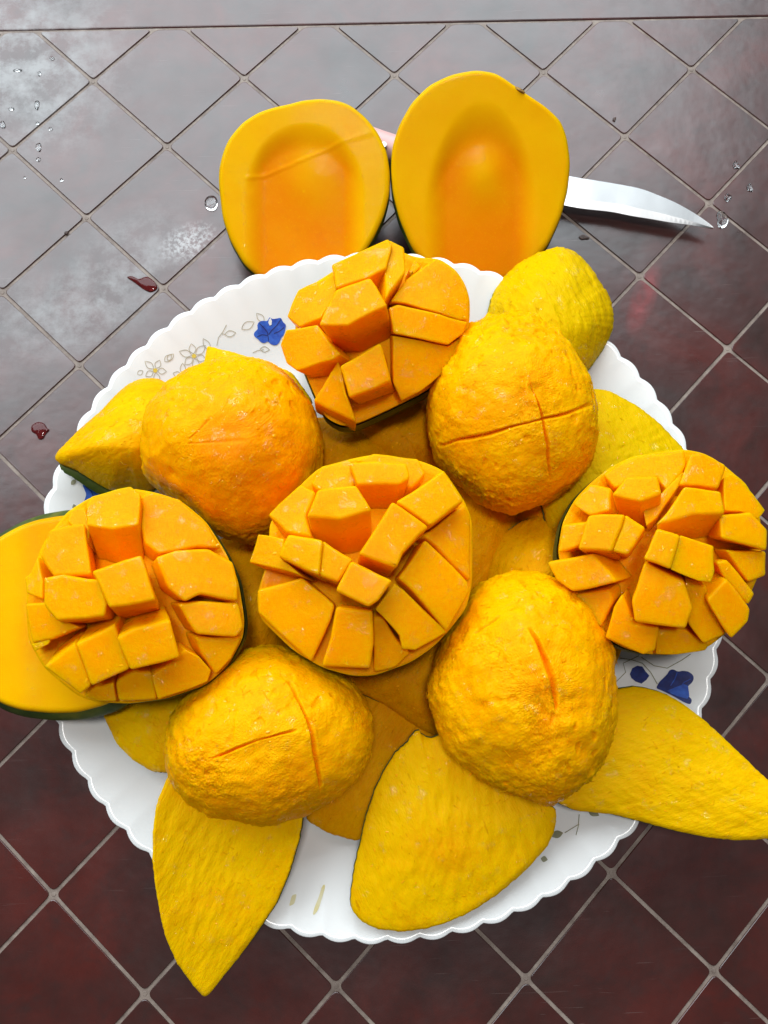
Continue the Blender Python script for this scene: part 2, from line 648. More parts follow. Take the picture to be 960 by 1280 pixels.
def rose(name, outline, mat, veins, vmat, holes=()):
    o = geo_part(name, mat, lambda V, Fc: blob_geo(resample(outline, 60, 1), 0.0003, V, Fc))
    V, Fc = [], []
    for ln in veins:
        stroke_geo(ln, 1.1, 0.00045, False, V, Fc)
    e = mk('petal_line', V, Fc, vmat, o, smooth=False)
    for hs in holes:
        V, Fc = [], []
        blob_geo(hs, 0.00045, V, Fc)
        mk('petal_gap', V, Fc, M_PLATE, o, smooth=False)
    return o


rose('blue_rose_print', zr([(718, 180), (726, 168), (740, 160), (734, 140), (745, 122), (765, 118), (785, 122), (795, 98), (806, 112), (830, 108), (850, 103),
                            (858, 125), (875, 138), (870, 160), (865, 185), (850, 200), (842, 225), (825, 238), (800, 232), (785, 215), (772, 228), (752, 222), (738, 205), (722, 196)]),
     M_BLUE, [zr([(745, 130), (765, 150), (785, 175), (790, 215)]), zr([(850, 110), (830, 140), (805, 165), (790, 185)]), zr([(735, 195), (760, 185), (785, 190)]),
              zr([(865, 150), (840, 170), (815, 180)])], M_NAVY, [zr([(792, 112), (800, 104), (806, 120), (804, 138), (795, 142), (789, 128)])])
zb = zoomed(730, 780, 4.8)
rose('blue_rose_print', zb([(432, 385), (450, 350), (480, 320), (502, 300), (512, 275), (540, 270), (560, 288), (590, 280), (625, 284), (655, 305), (660, 330),
                            (645, 358), (622, 370), (630, 410), (628, 440), (650, 450), (640, 485), (600, 470), (540, 435), (480, 405)]),
     M_NAVY, [zb([(560, 290), (545, 330), (520, 370)]), zb([(640, 330), (600, 350), (570, 390)])], M_BLUE)
geo_part('blue_petal_print', M_BLUE, lambda V, Fc: blob_geo(zb([(560, 375), (600, 360), (625, 372), (632, 430), (620, 450), (560, 432), (520, 415), (500, 400)]), 0.0005, V, Fc))
geo_part('blue_bud_print', M_NAVY, lambda V, Fc: blob_geo(zb([(275, 300), (290, 265), (320, 250), (350, 255), (370, 285), (392, 310), (375, 335), (345, 358), (310, 345), (285, 325)]), 0.0003, V, Fc))
rose('blue_rose_print', [(103, 606), (112, 600), (122, 603), (134, 612), (136, 625), (126, 636), (112, 634), (104, 630), (108, 618)], M_BLUE,
     [[(106, 607), (114, 614), (120, 628)]], M_NAVY)


def flower(x, y, R, rot, n=5):
    o = geo_part('flower_print', M_LINE, lambda V, Fc: [stroke_geo(leaf_pts(x + 3 * math.cos(rot + 6.283 * k / n), y + 3 * math.sin(rot + 6.283 * k / n),
                                                                       rot + 6.283 * k / n, R * (0.85 + .25 * (k % 2)), R * 0.30), 0.9, 0.0003, True, V, Fc) for k in range(n)])
    V, Fc = [], []
    blob_geo([(x + 3 * math.cos(k), y + 3 * math.sin(k)) for k in (0, 1, 2, 3, 4, 5, 6)], 0.0003, V, Fc)
    mk('flower_centre', V, Fc, M_YELLOW, o, smooth=False)


flower(242.5, 445, 15, 0.3, 6)
flower(229, 470, 12, 0.9, 5)
flower(194, 463, 13, 0.1, 5)
for lf in ((206, 452, -0.8, 12, 4), (172, 468, -0.6, 8, 3), (209, 450, -0.75, 11, 3.5), (281, 418, -0.15, 14, 4), (262, 437, -2.1, 16, 4),
           (302, 411, -0.5, 18, 5), (330, 402, -2.3, 14, 4), (325, 436, 0.1, 12, 3.5)):
    geo_part('leaf_print', M_LINE, lambda V, Fc: stroke_geo(leaf_pts(*lf), 0.9, 0.0003, True, V, Fc))
geo_part('stem_print', M_LINE, lambda V, Fc: [stroke_geo(ln, 0.9, 0.0003, False, V, Fc) for ln in
         ([(271, 432), (273, 422), (279, 414), (283, 406)], [(277, 417), (282, 418)], [(316, 441), (322, 438), (330, 437)])])
for lf in ((704, 1041, 2.9, 17, 5), (735, 1012, 0.5, 16, 5), (676, 1073, 0.2, 9, 4), (92, 630, 1.3, 10, 3), (89, 606, -0.9, 9, 3)):
    geo_part('leaf_print', M_OLIVE, lambda V, Fc: (blob_geo(leaf_pts(*lf), 0.0003, V, Fc)))
geo_part('stem_print', M_OLIVE, lambda V, Fc: [stroke_geo(ln, 1.0, 0.0003, False, V, Fc) for ln in
         ([(724, 1018), (723, 1032), (720, 1044)], [(724, 1030), (706, 1041)], zb([(215, 205), (290, 215), (350, 235), (400, 290), (440, 360)]),
          zb([(345, 200), (420, 250), (500, 265), (590, 215), (640, 180)]), zb([(190, 350), (250, 290), (235, 235), (330, 190)]))])
for pts in ([(365, 1119), (371, 1117), (368, 1130), (361, 1133)], [(403, 1105), (408, 1104), (402, 1124), (397, 1140), (390, 1146), (393, 1134), (399, 1120)]):
    geo_part('juice_streak', M_JUICE, lambda V, Fc: blob_geo(resample(pts, 24, 2), 0.0003, V, Fc))


# ------------------------------------------------------------------ mango builders
def fbm(p, sc, o=3):
    v, a, t = 0, 1, 0
    for _ in range(o):
        v += a * noise.noise(p * sc)
        t += a
        sc *= 2.1
        a *= 0.5
    return v / t


def polar(outline, c_):
    """radius of the outline from its centre as a lookup by angle"""
    tab_ = []
    for x, y in outline:
        tab_.append((math.atan2(y - c_[1], x - c_[0]), math.hypot(x - c_[0], y - c_[1])))
    tab_.sort()
    return tab_


def polar_r(tab_, a):
    n = len(tab_)
    lo, hi = 0, n
    while lo < hi:
        m = (lo + hi) // 2
        if tab_[m][0] < a:
            lo = m + 1
        else:
            hi = m
    a0, r0 = tab_[(lo - 1) % n]
    a1, r1 = tab_[lo % n]
    if a1 < a0:
        a1 += 6.2831853
        if a < a0:
            a += 6.2831853
    return r0 + (r1 - r0) * ((a - a0) / max(1e-6, a1 - a0))


def fibres(picks, mat, parent, length, rad=0.00013):
    """fine torn strands standing off the flesh: (point, outward normal) each"""
    V, Fc = [], []
    for p, nrm in picks:
        t = Vector((random.uniform(-1, 1), random.uniform(-1, 1), random.uniform(-1, 1)))
        t = (t - nrm * t.dot(nrm)).normalized()
        L = length * random.uniform(0.5, 1.3)
        lift = random.uniform(0.1, 0.55)
        side = nrm.cross(t)
        bend = random.uniform(-0.5, 0.5)
        base = len(V)
        for k in range(4):
            u = k / 3
            c = p - nrm * 0.0002 + t * L * u + nrm * (L * lift * u * (1.2 - u)) + side * (bend * L * u * u)
            r_ = rad * (1.1 - u * 0.85)
            for a in (0, 2.094, 4.189):
                V.append(c + nrm * (r_ * math.cos(a)) + side * (r_ * math.sin(a)))
        for k in range(3):
            for a in range(3):
                b_ = (a + 1) % 3
                Fc.append((base + k * 3 + a, base + k * 3 + b_, base + k * 3 + 3 + b_, base + k * 3 + 3 + a))
    o = mk('torn_fibres', V, Fc, mat, parent, ripe=[0.25] * len(V))
    o['kind'] = 'stuff'
    return o


M_BEAD, nt, b = new_mat('glint_gloss')  # gloss for the beads added as glints
b.inputs['Base Color'].default_value = (0.95, 0.42, 0.0, 1)
b.inputs['Roughness'].default_value = 0.06
b.inputs['IOR'].default_value = 1.45


def beads(picks, parent, size=0.0010):
    """flat beads of juice added to catch glints on the flesh: (point, outward normal) each"""
    V, Fc = [], []
    for p, nrm in picks:
        t = Vector((random.uniform(-1, 1), random.uniform(-1, 1), random.uniform(-1, 1)))
        t = (t - nrm * t.dot(nrm)).normalized()
        w_ = nrm.cross(t)
        R_ = size * random.uniform(0.5, 1.4)
        el = random.uniform(1.0, 1.6)
        base = len(V)
        for q, hh in ((1.0, -0.10), (0.75, 0.04), (0.4, 0.10)):
            for k in range(10):
                a = 6.2832 * k / 10
                wob = 1 + 0.25 * math.sin(2 * a + el * 9)
                V.append(p + t * (R_ * el * q * wob * math.cos(a)) + w_ * (R_ * q * wob * math.sin(a)) + nrm * (R_ * hh))
        V.append(p + nrm * (R_ * 0.12))
        for i in range(2):
            for k in range(10):
                m = (k + 1) % 10
                Fc.append((base + i * 10 + k, base + i * 10 + m, base + i * 10 + 10 + m, base + i * 10 + 10 + k))
        for k in range(10):
            Fc.append((base + 20 + k, base + 20 + (k + 1) % 10, base + 30))
    if V:
        o = mk('glint_beads', V, Fc, M_BEAD, parent)
        o['kind'] = 'stuff'


def dome(name, label, cat, outline, zs, h, hb, mat, slits=(), amp=0.0009, lumps=0.0010, ripe_fn=None, flat=1.0, group=None, seg=400, nr=160, tufts=None):
    """a convex piece of scooped mango: outline is where its side turns under, h its rise above, hb its depth below"""
    o = ccw(resample(outline, seg, 5))
    c_ = centroid(o)
    c3 = P(*c_, zs)
    edge = [P(x, y, zs) for x, y in o]
    root = thing(name, label, cat, (c3.x, c3.y, zs - hb), group)
    sd = Vector((c3.x * 37, c3.y * 41, 5.0))
    rings, ripe = [], []
    nb_ = 26
    phis = [math.pi / 2 * ((i + 1) / nr) for i in range(nr)] + [math.pi / 2 * (1 + (i + 1) / nb_) for i in range(nb_ - 1)]
    for ph in phis:
        s, c = math.sin(ph), math.cos(ph)
        s = s ** (0.92 if ph < math.pi / 2 else 0.35)
        ring = []
        for k in range(seg):
            e = edge[k]
            p = c3 + (e - c3) * s
            p.z = zs + (h * (c ** flat) if c >= 0 else hb * c)
            nrm = Vector((e.x - c3.x, e.y - c3.y, 0)).normalized() * s + Vector((0, 0, c))
            q = p + sd
            dd = amp * 2.6 * fbm(q, 38, 2)
            dd += amp * fbm(q, 140, 2)
            g = noise.noise(q * 330)
            lm = max(0.0, fbm(q + Vector((3, 1, 2)), 55, 1) * 1.4 + 0.35)
            g2 = noise.noise(q * 520 + Vector((5, 0, 3)))
            dd += lumps * (0.25 + lm) * (0.45 * g + 0.08 * g2)
            th_ = 2.6 * noise.noise(q * 24)
            cu, su = math.cos(th_), math.sin(th_)
            fb = noise.noise(Vector(((q.x * cu + q.y * su) * 110, (q.y * cu - q.x * su) * 560, q.z * 150)))
            dd += lumps * (0.3 + lm) * 0.55 * fb
            pit = sstep(0.30, 0.55, noise.noise(Vector((q.x * 330, q.y * 200, q.z * 260)))) * sstep(-0.1, 0.25, noise.noise(q * 40 + Vector((7, 7, 1))))
            dd -= 0.0005 * pit
            rp = 0.35 - 130 * (dd - amp * 0.5) + 0.15 * pit
            if ph < math.pi / 2 + 0.1:
                x, y = proj(p)
                if tufts:
                    dd += tufts(x, y, q)
                for ln, wd0, dep in slits:
                    e_, t_ = seg_dist(x + 1.6 * noise.noise(q * 120), y + 1.6 * noise.noise(q * 120 + sd), ln)
                    wd = wd0 * (1 + 0.9 * noise.noise(q * 60))
                    if e_ < wd * 4:
                        taper = min(1, 5 * t_, 5 * (1 - t_)) ** 0.5 if 0 < t_ < 1 else 0
                        gq = math.exp(-(e_ / wd) ** 2) * taper
                        dd -= dep * gq
                        dd += 0.06 * dep * math.exp(-((e_ - wd * 2.2) / wd) ** 2) * taper
                        rp += 0.9 * gq
                if ripe_fn:
                    rp += ripe_fn(x, y)
            dd += 0.0009 * sstep(0.86, 1.0, s) * max(0.0, noise.noise(q * 430) - 0.05)
            ring.append(p + nrm * dd)
            ripe.append(max(0, min(1, rp)))
        rings.append(ring)
    v, fc = rings_mesh(rings)
    mk('flesh', v, fc, mat, root, ripe=ripe + [0.3, 0.3])
    picks = []
    for _ in range(260):
        i = min(nr + 4, int(nr * random.uniform(0.3, 1.05)))
        k = random.randrange(seg)
        p = rings[i][k]
        e = edge[k]
        ph = phis[i]
        picks.append((p, (Vector((e.x - c3.x, e.y - c3.y, 0)).normalized() * math.sin(ph) + Vector((0, 0, math.cos(ph)))).normalized()))
    fibres(picks, mat, root, 0.0036)
    picks = []
    for _ in range(150):
        i = int(nr * random.uniform(0.05, 0.75))
        k = random.randrange(seg)
        p, p1, p2 = rings[i][k], rings[i][(k + 3) % seg], rings[i + 2][k]
        nn = (p2 - p).cross(p1 - p)
        if nn.length > 0:
            nn.normalize()
            picks.append((p, nn if nn.z > 0 else -nn))
    beads(picks[:85], root, 0.00042)
    return root


def peel(name, label, outline, zf, mat, bulge=0.0, th=0.0030, fibre=0.6, amp=0.0006, pw=2.0, group='loose mango peels on the plate', ripe=0.2, seg=190, nr=40, skin=None, centre=None, ripe_fn=None, frayed=0.8, skin_out=None):
    """a slice of peel: yellow lined upper face that follows zf(px, py), green skin below"""
    o = ccw(resample(outline, seg, 3))
    c_ = centre or centroid(o)
    if frayed:
        o = [(x + frayed * noise.noise(Vector((x * .35, y * .35, 1))), y + frayed * noise.noise(Vector((x * .35, y * .35, 7)))) for x, y in o]
    edge = [P(x, y, zf(x, y)) for x, y in o]
    c3 = P(*c_, zf(*c_))
    low = min(e.z for e in edge)
    root = thing(name, label, 'mango peel', (c3.x, c3.y, low - th), group)
    ca, sa = math.cos(fibre), math.sin(fibre)
    rings, rp = [], []
    for i in range(nr):
        t = (i + 1) / nr
        ring = []
        for k in range(seg):
            e = edge[k]
            p = c3 + (e - c3) * t
            x, y = c_[0] + (o[k][0] - c_[0]) * t, c_[1] + (o[k][1] - c_[1]) * t
            zz = zf(x, y) * (1 - t) + e.z * t if t > 0.97 else zf(x, y)
            p.z = zz
            p = P(x, y, zz + bulge * (1 - t ** pw))
            q = Vector(((p.x * ca + p.y * sa) * 110, (-p.x * sa + p.y * ca) * 330, p.z * 60))
            nz = noise.noise(q) + 0.5 * noise.noise(q * 2.3)
            lz = fbm(p, 45, 2)
            ed = 1 - sstep(0.93, 1.0, t)
            p.z += amp * (0.55 * nz + 1.9 * lz) * (0.3 + 0.7 * ed) - 0.0006 * (1 - ed)
            ring.append(p)
            rv = ripe - 0.12 * nz + 0.35 * lz
            if ripe_fn:
                rv += ripe_fn(x, y)
            rp.append(max(0, min(1, rv)))
        rings.append(ring)
    last = rings[-1]
    rings.append([p + Vector((0, 0, -th * .35)) for p in last])
    rings.append([p + Vector((0, 0, -th * .70)) for p in last])
    rp += [ripe] * (2 * seg)
    under = []
    for t in (0.93, 0.8, 0.6, 0.4, 0.2, 0.05):
        rg_ = rings[int(t * nr) - 1 if t > 0.05 else 0]
        under.append([p + Vector((0, 0, -th * .75)) for p in rg_])
    v, fc = rings_mesh(rings + under)
    mk('flesh', v, fc, mat, root, ripe=rp + [ripe] * (len(under) * seg + 2))
    picks = []
    for _ in range(90):
        k = random.randrange(seg)
        i = int(nr * 0.86) - int((nr * 0.8) * random.random() ** 1.6)
        e = edge[k]
        picks.append((rings[i][k], (Vector((e.x - c3.x, e.y - c3.y, 0)).normalized() * 0.3 + Vector((0, 0, 1))).normalized()))
    fibres(picks, mat, root, 0.0024)
    picks = []
    for _ in range(40):
        i, k = int(nr * random.uniform(0.2, 0.9)), random.randrange(seg)
        nn = (rings[i + 2][k] - rings[i][k]).cross(rings[i][(k + 3) % seg] - rings[i][k])
        if nn.length > 0:
            nn.normalize()
            picks.append((rings[i][k], nn if nn.z > 0 else -nn))
    beads(picks[:25], root, 0.0004)
    out = []
    for k in range(seg):
        dv = Vector((edge[k].x - c3.x, edge[k].y - c3.y, 0)).normalized() * (0.00035 + (skin_out(*o[k]) if skin_out else 0))
        out.append(dv)
    sk = [[p + Vector((0, 0, -th * .72)) for p in last],
          [last[k] + out[k] + Vector((0, 0, -th * .62)) for k in range(seg)],
          [last[k] + out[k] + Vector((0, 0, -th * .95)) for k in range(seg)]]
    sk += [[p + Vector((0, 0, -th * .30)) for p in u] for u in under]
    v, fc = rings_mesh(sk, cap_first=False)
    mk('skin', v, fc, skin or M_SKIN, root)
    return root


def mango_half(name, label, outline, zf, depth, cavity, skin, gleam_ridge=None, group=None, flare=0.03, seg=180, nr=46, ripe0=0.1, bot=0.0):
    """half a mango lying on its skin, its cut face following zf, with the hollow where the stone sat"""
    o = ccw(resample(outline, seg, 4))
    c_ = centroid(o)
    edge = [P(x, y, zf(x, y)) for x, y in o]
    c3 = P(*c_, zf(*c_))
    root = thing(name, label, 'mango half', (c3.x, c3.y, max(0.0, c3.z - depth)), group)
    rings, rp = [], []
    for i in range(nr):
        t = (i + 1) / nr
        ring = []
        for k in range(seg):
            x, y = c_[0] + (o[k][0] - c_[0]) * t, c_[1] + (o[k][1] - c_[1]) * t
            p = P(x, y, zf(x, y))
            dep, rv = cavity(x, y)
            dz = -dep + 0.0006 * fbm(p, 26, 1) + 0.00008 * fbm(p, 160, 2)
            if gleam_ridge:
                e_, t_ = seg_dist(x, y, gleam_ridge)
                dz += 0.0004 * math.exp(-(e_ / 1.3) ** 2)  # raised crease standing in for a line of light
            dz -= 0.0012 * sstep(0.95, 1.0, t) ** 2
            p.z += dz
            ring.append(p)
            rp.append(max(0, min(1, rv + 0.25 * fbm(p, 50, 2))))
        rings.append(ring)
    last = rings[-1]
    inner = []
    for u in (0.10, 0.3, 0.6, 0.9):
        s = math.cos(u * math.pi / 2) ** 0.7
        inner.append([Vector((c3.x + (p.x - c3.x) * s * 0.99, c3.y + (p.y - c3.y) * s * 0.99, p.z * (1 - u) + (c3.z - depth * 0.93) * u)) for p in last])
    v, fc = rings_mesh(rings + inner)
    mk('flesh', v, fc, M_HALF, root, ripe=rp + [ripe0] * (len(inner) * seg + 2))
    sk = [[p + Vector((0, 0, -0.0003)) for p in last]]
    for i in range(1, 18):
        u = i / 18
        s = math.cos(u * math.pi / 2) ** 0.62
        g = 1 + flare * math.sin(min(1, u * 3) * math.pi / 2)
        sk.append([Vector((c3.x + (p.x - c3.x) * s * g, c3.y + (p.y - c3.y) * s * g, (p.z - 0.0006) * (1 - math.sin(u * math.pi / 2)) + (c3.z - depth) * math.sin(u * math.pi / 2))) for p in last])
    v, fc = rings_mesh(sk, cap_first=False)
    mk('skin', v, fc, skin, root)
    return root


def hedgehog(label, outline, zs, h, hb, cubes, zt, tilt=(0, 0), deep=0.008):
    """a scored mango cheek turned inside out: bowed base of flesh over skin and a block of flesh for each cut"""
    seg, nr = 180, 40
    o = ccw(resample(zt(outline), seg, 4))
    c_ = centroid(o)
    tb = polar(o, c_)

    def zat(x, y, low=0.0):
        a = math.atan2(y - c_[1], x - c_[0])
        t = math.hypot(x - c_[0], y - c_[1]) / polar_r(tb, a)
        return zs + h * (1 - t * t) + tilt[0] * (x - c_[0]) + tilt[1] * (y - c_[1]) - low * (1 - min(1, t) ** 5)
    root = thing('scored_mango_cheek', label, 'mango cheek', (*P(*c_, zs).xy, zs - hb), 'mango cheeks cut into cubes and turned inside out')
    rings, rp = [], []
    for i in range(nr):
        t = (i + 1) / nr
        ring = []
        for k in range(seg):
            x, y = c_[0] + (o[k][0] - c_[0]) * t, c_[1] + (o[k][1] - c_[1]) * t
            p = P(x, y, zat(x, y, deep) - 0.0012 * sstep(0.93, 1, t))
            p.z += 0.0008 * fbm(p, 90, 3)
            ring.append(p)
            rp.append(0.35 + 0.4 * fbm(p, 70, 2))
        rings.append(ring)
    last = rings[-1]
    c3 = P(*c_, zs)
    body = []
    for u in (0.08, 0.2, 0.35):
        body.append([Vector((c3.x + (p.x - c3.x) * (1 - 0.12 * u), c3.y + (p.y - c3.y) * (1 - 0.12 * u), p.z - hb * u * 0.5)) for p in last])
    v, fc = rings_mesh(rings + body)
    mk('scored_flesh', v, fc, M_VALLEY, root, ripe=[max(0, min(1, q)) for q in rp] + [0.3] * (len(body) * seg + 2))
    sk = []
    for u in (0.09, 0.12, 0.22, 0.4, 0.6, 0.8, 0.95, 1.0):
        s = (1 + 0.012 * sstep(0.08, 0.2, u)) * math.cos(max(0, u - 0.1) * math.pi / 2 * 0.98) ** 0.3
        sk.append([Vector((c3.x + (p.x - c3.x) * s, c3.y + (p.y - c3.y) * s, p.z * (1 - u) + (zs - hb) * u)) for p in last])
    v, fc = rings_mesh(sk, cap_first=False)
    mk('skin', v, fc, M_SKIN, root)
    glint_spots = []
    for spec in cubes:
        top, lev = spec[0], spec[1]
        rt = spec[2] if len(spec) > 2 else None
        shr = (spec[3] + 0.08) if len(spec) > 3 else 0.90
        top = ccw(zt(top))
        cx, cy = centroid(top)
        T = []
        for i, (x, y) in enumerate(top):
            zz = zat(cx + (x - cx) * .8, cy + (y - cy) * .8) + lev
            T.append(P(x, y, zz))
        tc = sum(T, Vector()) / len(T)
        if rt:
            rx, ry = zt([rt])[0]
            rx, ry = rx + (c_[0] - rx) * 0.07, ry + (c_[1] - ry) * 0.07
        else:
            rx, ry = c_[0] + (cx - c_[0]) * 0.82, c_[1] + (cy - c_[1]) * 0.82
        rc = P(rx, ry, zat(rx, ry, deep) - 0.003)
        bm = bmesh.new()
        tv = [bm.verts.new(p) for p in T]
        bv = [bm.verts.new(rc + (p - tc) * shr) for p in T]
        n = len(T)
        bm.faces.new(tv)
        bm.faces.new(bv[::-1])
        for k in range(n):
            q = (k + 1) % n
            bm.faces.new((tv[k], bv[k], bv[q], tv[q]))
        bmesh.ops.recalc_face_normals(bm, faces=bm.faces[:])
        bmesh.ops.triangulate(bm, faces=[fa for fa in bm.faces if len(fa.verts) > 4])
        bmesh.ops.dissolve_limit(bm, angle_limit=0.03, verts=bm.verts[:], edges=bm.edges[:])
        bmesh.ops.subdivide_edges(bm, edges=bm.edges[:], cuts=2, use_grid_fill=True)
        cen = (tc + rc) / 2
        for v in bm.verts:
            q = v.co * 95
            v.co += Vector((noise.noise(q), noise.noise(q + Vector((9, 2, 5))), noise.noise(q + Vector((4, 7, 1))))) * 0.0007
        bm.normal_update()
        tops = [fa for fa in bm.faces if fa.normal.z > 0.75]
        for fa in random.sample(tops, min(len(tops), 2)):
            glint_spots.append((fa.calc_center_median() + fa.normal * 0.00002, fa.normal.copy()))
        sharp = [e for e in bm.edges if len(e.link_faces) == 2 and e.calc_face_angle(0) > 0.42]
        bmesh.ops.bevel(bm, geom=sharp, offset=0.0011, segments=3, affect='EDGES', profile=0.5, clamp_overlap=True)
        me = bpy.data.meshes.new('mango_cube')
        bm.to_mesh(me)
        bm.free()
        a = me.attributes.new('ripe', 'FLOAT', 'POINT')
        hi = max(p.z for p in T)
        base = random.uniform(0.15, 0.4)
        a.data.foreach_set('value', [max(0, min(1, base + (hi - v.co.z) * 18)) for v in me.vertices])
        me.polygons.foreach_set('use_smooth', [True] * len(me.polygons))
        me.materials.append(M_CUBE)
        ob = bpy.data.objects.new('mango_cube', me)
        COL.objects.link(ob)
        ob.parent = root
        ob.matrix_parent_inverse = Matrix.Translation(root.location).inverted()
        wn = ob.modifiers.new('weighted_normals', 'WEIGHTED_NORMAL')
        wn.keep_sharp = False
    beads(glint_spots, root, 0.00042)
    return root


# ------------------------------------------------------------------ mango halves behind the plate
def cav_left(x, y):
    # hollow of the stone: arch with straight sides, open towards the plate
    u = (x - 380) / 68
    top = 160 + 48 * abs(u) ** 2.4
    side = 1 - sstep(0.70, 1.14, abs(u))
    m = side * sstep(top - 8, top + 26, y)
    dep = 0.0023 * m * (1 - 0.45 * math.exp(-(((x - 392) / 34) ** 2 + ((y - 215) / 42) ** 2)))
    rv = 0.05 + 0.85 * m - 0.55 * m * math.exp(-(((x - 392) / 30) ** 2 + ((y - 205) / 48) ** 2))
    return dep, rv


def cav_right(x, y):
    cx = 603 - (y - 200) * 0.02
    u = (x - cx) / (66 - 4 * sstep(250, 330, y))
    top = 140 + 80 * abs(u) ** 2.2
    side = 1 - sstep(0.62, 1.12, abs(u))
    m = side * sstep(top - 14, top + 40, y)
    hump = math.exp(-(((x - 604) / 26) ** 2 + ((y - 212) / 34) ** 2))
    dep = 0.0028 * m * (1 - 0.6 * hump)
    rv = 0.12 + 0.75 * m - 0.75 * m * math.exp(-(((x - 604) / 22) ** 2 + ((y - 212) / 30) ** 2)) + 0.25 * sstep(250, 340, y)
    return dep, rv


zl = zoomed(260, 70, 4.0)
mango_half('mango_half', 'hollowed mango half nearer the pink handle, with line of light raised across its face',
           zl([(52, 640), (52, 560), (70, 480), (100, 405), (170, 320), (250, 270), (330, 245), (400, 232), (470, 212), (560, 204), (650, 212), (720, 240), (790, 300), (850, 375),
               (895, 470), (910, 570), (908, 680), (880, 790), (830, 900), (780, 980), (700, 1060), (600, 1120), (480, 1150), (360, 1140), (260, 1100), (180, 1040), (110, 920), (70, 800)]),
           lambda x, y: 0.030 - (y - 235) * 0.00013, 0.028, cav_left, M_SKIN,
           [(307, 222), (330, 216), (352, 207), (380, 196), (410, 184), (432, 175), (466, 165)], 'hollowed mango halves behind the plate')
zq = zoomed(480, 70, 3.2)
mango_half('mango_half', 'larger hollowed mango half with brown stem nick, lying across the knife',
           zq([(28, 440), (32, 360), (60, 270), (110, 180), (180, 110), (270, 68), (370, 50), (450, 62), (520, 110), (580, 150), (650, 195), (710, 250), (735, 320), (748, 420), (738, 530),
               (710, 640), (660, 750), (590, 840), (480, 890), (360, 900), (250, 880), (170, 840), (110, 760), (60, 640), (35, 540)]),
           lambda x, y: 0.033 - (y - 215) * 0.00015, 0.030, cav_right, M_SKIN, None, 'hollowed mango halves behind the plate')

half = bpy.data.objects['mango_half.001']
rings = []
for i in range(1, 6):
    t = i / 5
    rings.append([P(649 + (7 * math.cos(a) + 5 * math.sin(a) * .3) * t, 112 + (3.2 * math.sin(a) + 4 * math.cos(a) * .7) * t, 0.0482 + 0.0009 * (1 - t * t)) for a in [-6.2832 * k / 16 for k in range(16)]])
rings.append([p + Vector((0, 0, -0.004)) for p in rings[-1]])
v, fc = rings_mesh(rings)
M_SCAR = print_mat('brown_stem_scar', (0.16, 0.07, 0.01), (0.42, 0.24, 0.04), 700, 0.6)
mk('stem_scar', v, fc, M_SCAR, half)

# ------------------------------------------------------------------ knife
kn = thing('kitchen_knife', 'small kitchen knife with steel blade and pink handle under the mango halves', 'knife', P(710, 240, 0))
blade_top = [(560, 196), (640, 207), (715, 222), (740, 226), (770, 231), (800, 237), (822, 245), (845, 255), (868, 268), (884, 279), (891, 285)]
blade_bot = [(560, 226), (640, 243), (707, 257), (730, 261), (765, 265), (790, 270), (815, 274), (838, 278), (860, 281), (878, 284), (891, 286)]
V, Fc = [], []
NB = 40


def along(line, t):
    k = min(len(line) - 2, int(t * (len(line) - 1)))
    u = t * (len(line) - 1) - k
    p0, p1, p2, p3 = line[max(0, k - 1)], line[k], line[k + 1], line[min(len(line) - 1, k + 2)]
    return tuple(0.5 * (2 * p1[c_] + (p2[c_] - p0[c_]) * u + (2 * p0[c_] - 5 * p1[c_] + 4 * p2[c_] - p3[c_]) * u * u + (3 * p1[c_] - p0[c_] - 3 * p2[c_] + p3[c_]) * u ** 3) for c_ in (0, 1))


for i in range(NB):
    a, b_ = along(blade_top, i / (NB - 1)), along(blade_bot, i / (NB - 1))
    q = P(*b_, 0.0060)
    p = P(*a, 0.0060)
    p = P(*a, 0.0060 + 0.12 * (p - q).length)
    for w_, t in ((p, 0.0007), (p.lerp(q, .7), 0.0006), (q, 0.0001)):
        V.append(w_ + Vector((0, 0, t)))
    for w_, t in ((q, 0.0001), (p.lerp(q, .7), 0.0006), (p, 0.0007)):
        V.append(w_ - Vector((0, 0, t)))
for i in range(NB - 1):
    for k in range(6):
        m = (k + 1) % 6
        Fc.append((i * 6 + k, i * 6 + m, i * 6 + 6 + m, i * 6 + 6 + k))
Fc.append(tuple(range(6)))
Fc.append(tuple(range(len(V) - 1, len(V) - 7, -1)))
mk('blade', V, Fc, M_BLADE, kn, smooth=False)
rings = []
for i in range(25):
    t = i / 24
    x, y = 428 + (575 - 428) * t, 165 + (212 - 165) * t
    ctr = P(x, y, 0.0085)
    wv = 0.0078 * (1 - 0.18 * math.sin(t * math.pi * 1.2)) * min(1, 0.25 + 6 * t, 0.5 + 8 * (1 - t))
    ax = (P(575, 212, 0.0085) - P(428, 165, 0.0085)).normalized()
    sd_ = Vector((-ax.y, ax.x, 0))
    rings.append([ctr + sd_ * (wv * math.cos(a)) + Vector((0, 0, 0.0055 * math.sin(a) * min(1, 0.4 + 6 * t))) for a in [6.2832 * k / 20 for k in range(20)]])
v, fc = rings_mesh(rings)
mk('handle', v, fc, M_HANDLE, kn)
for t in (0.35, 0.7):
    bm = bmesh.new()
    bmesh.ops.create_cone(bm, segments=14, radius1=0.0018, radius2=0.0014, depth=0.0012, cap_ends=True, matrix=Matrix.Translation(P(428 + 147 * t, 165 + 47 * t, 0.0145)))
    me = bpy.data.meshes.new('rivet')
    bm.to_mesh(me)
    bm.free()
    me.materials.append(M_RIVET)
    o = bpy.data.objects.new('rivet', me)
    COL.objects.link(o)
    o.parent = kn
    o.matrix_parent_inverse = Matrix.Translation(kn.location).inverted()

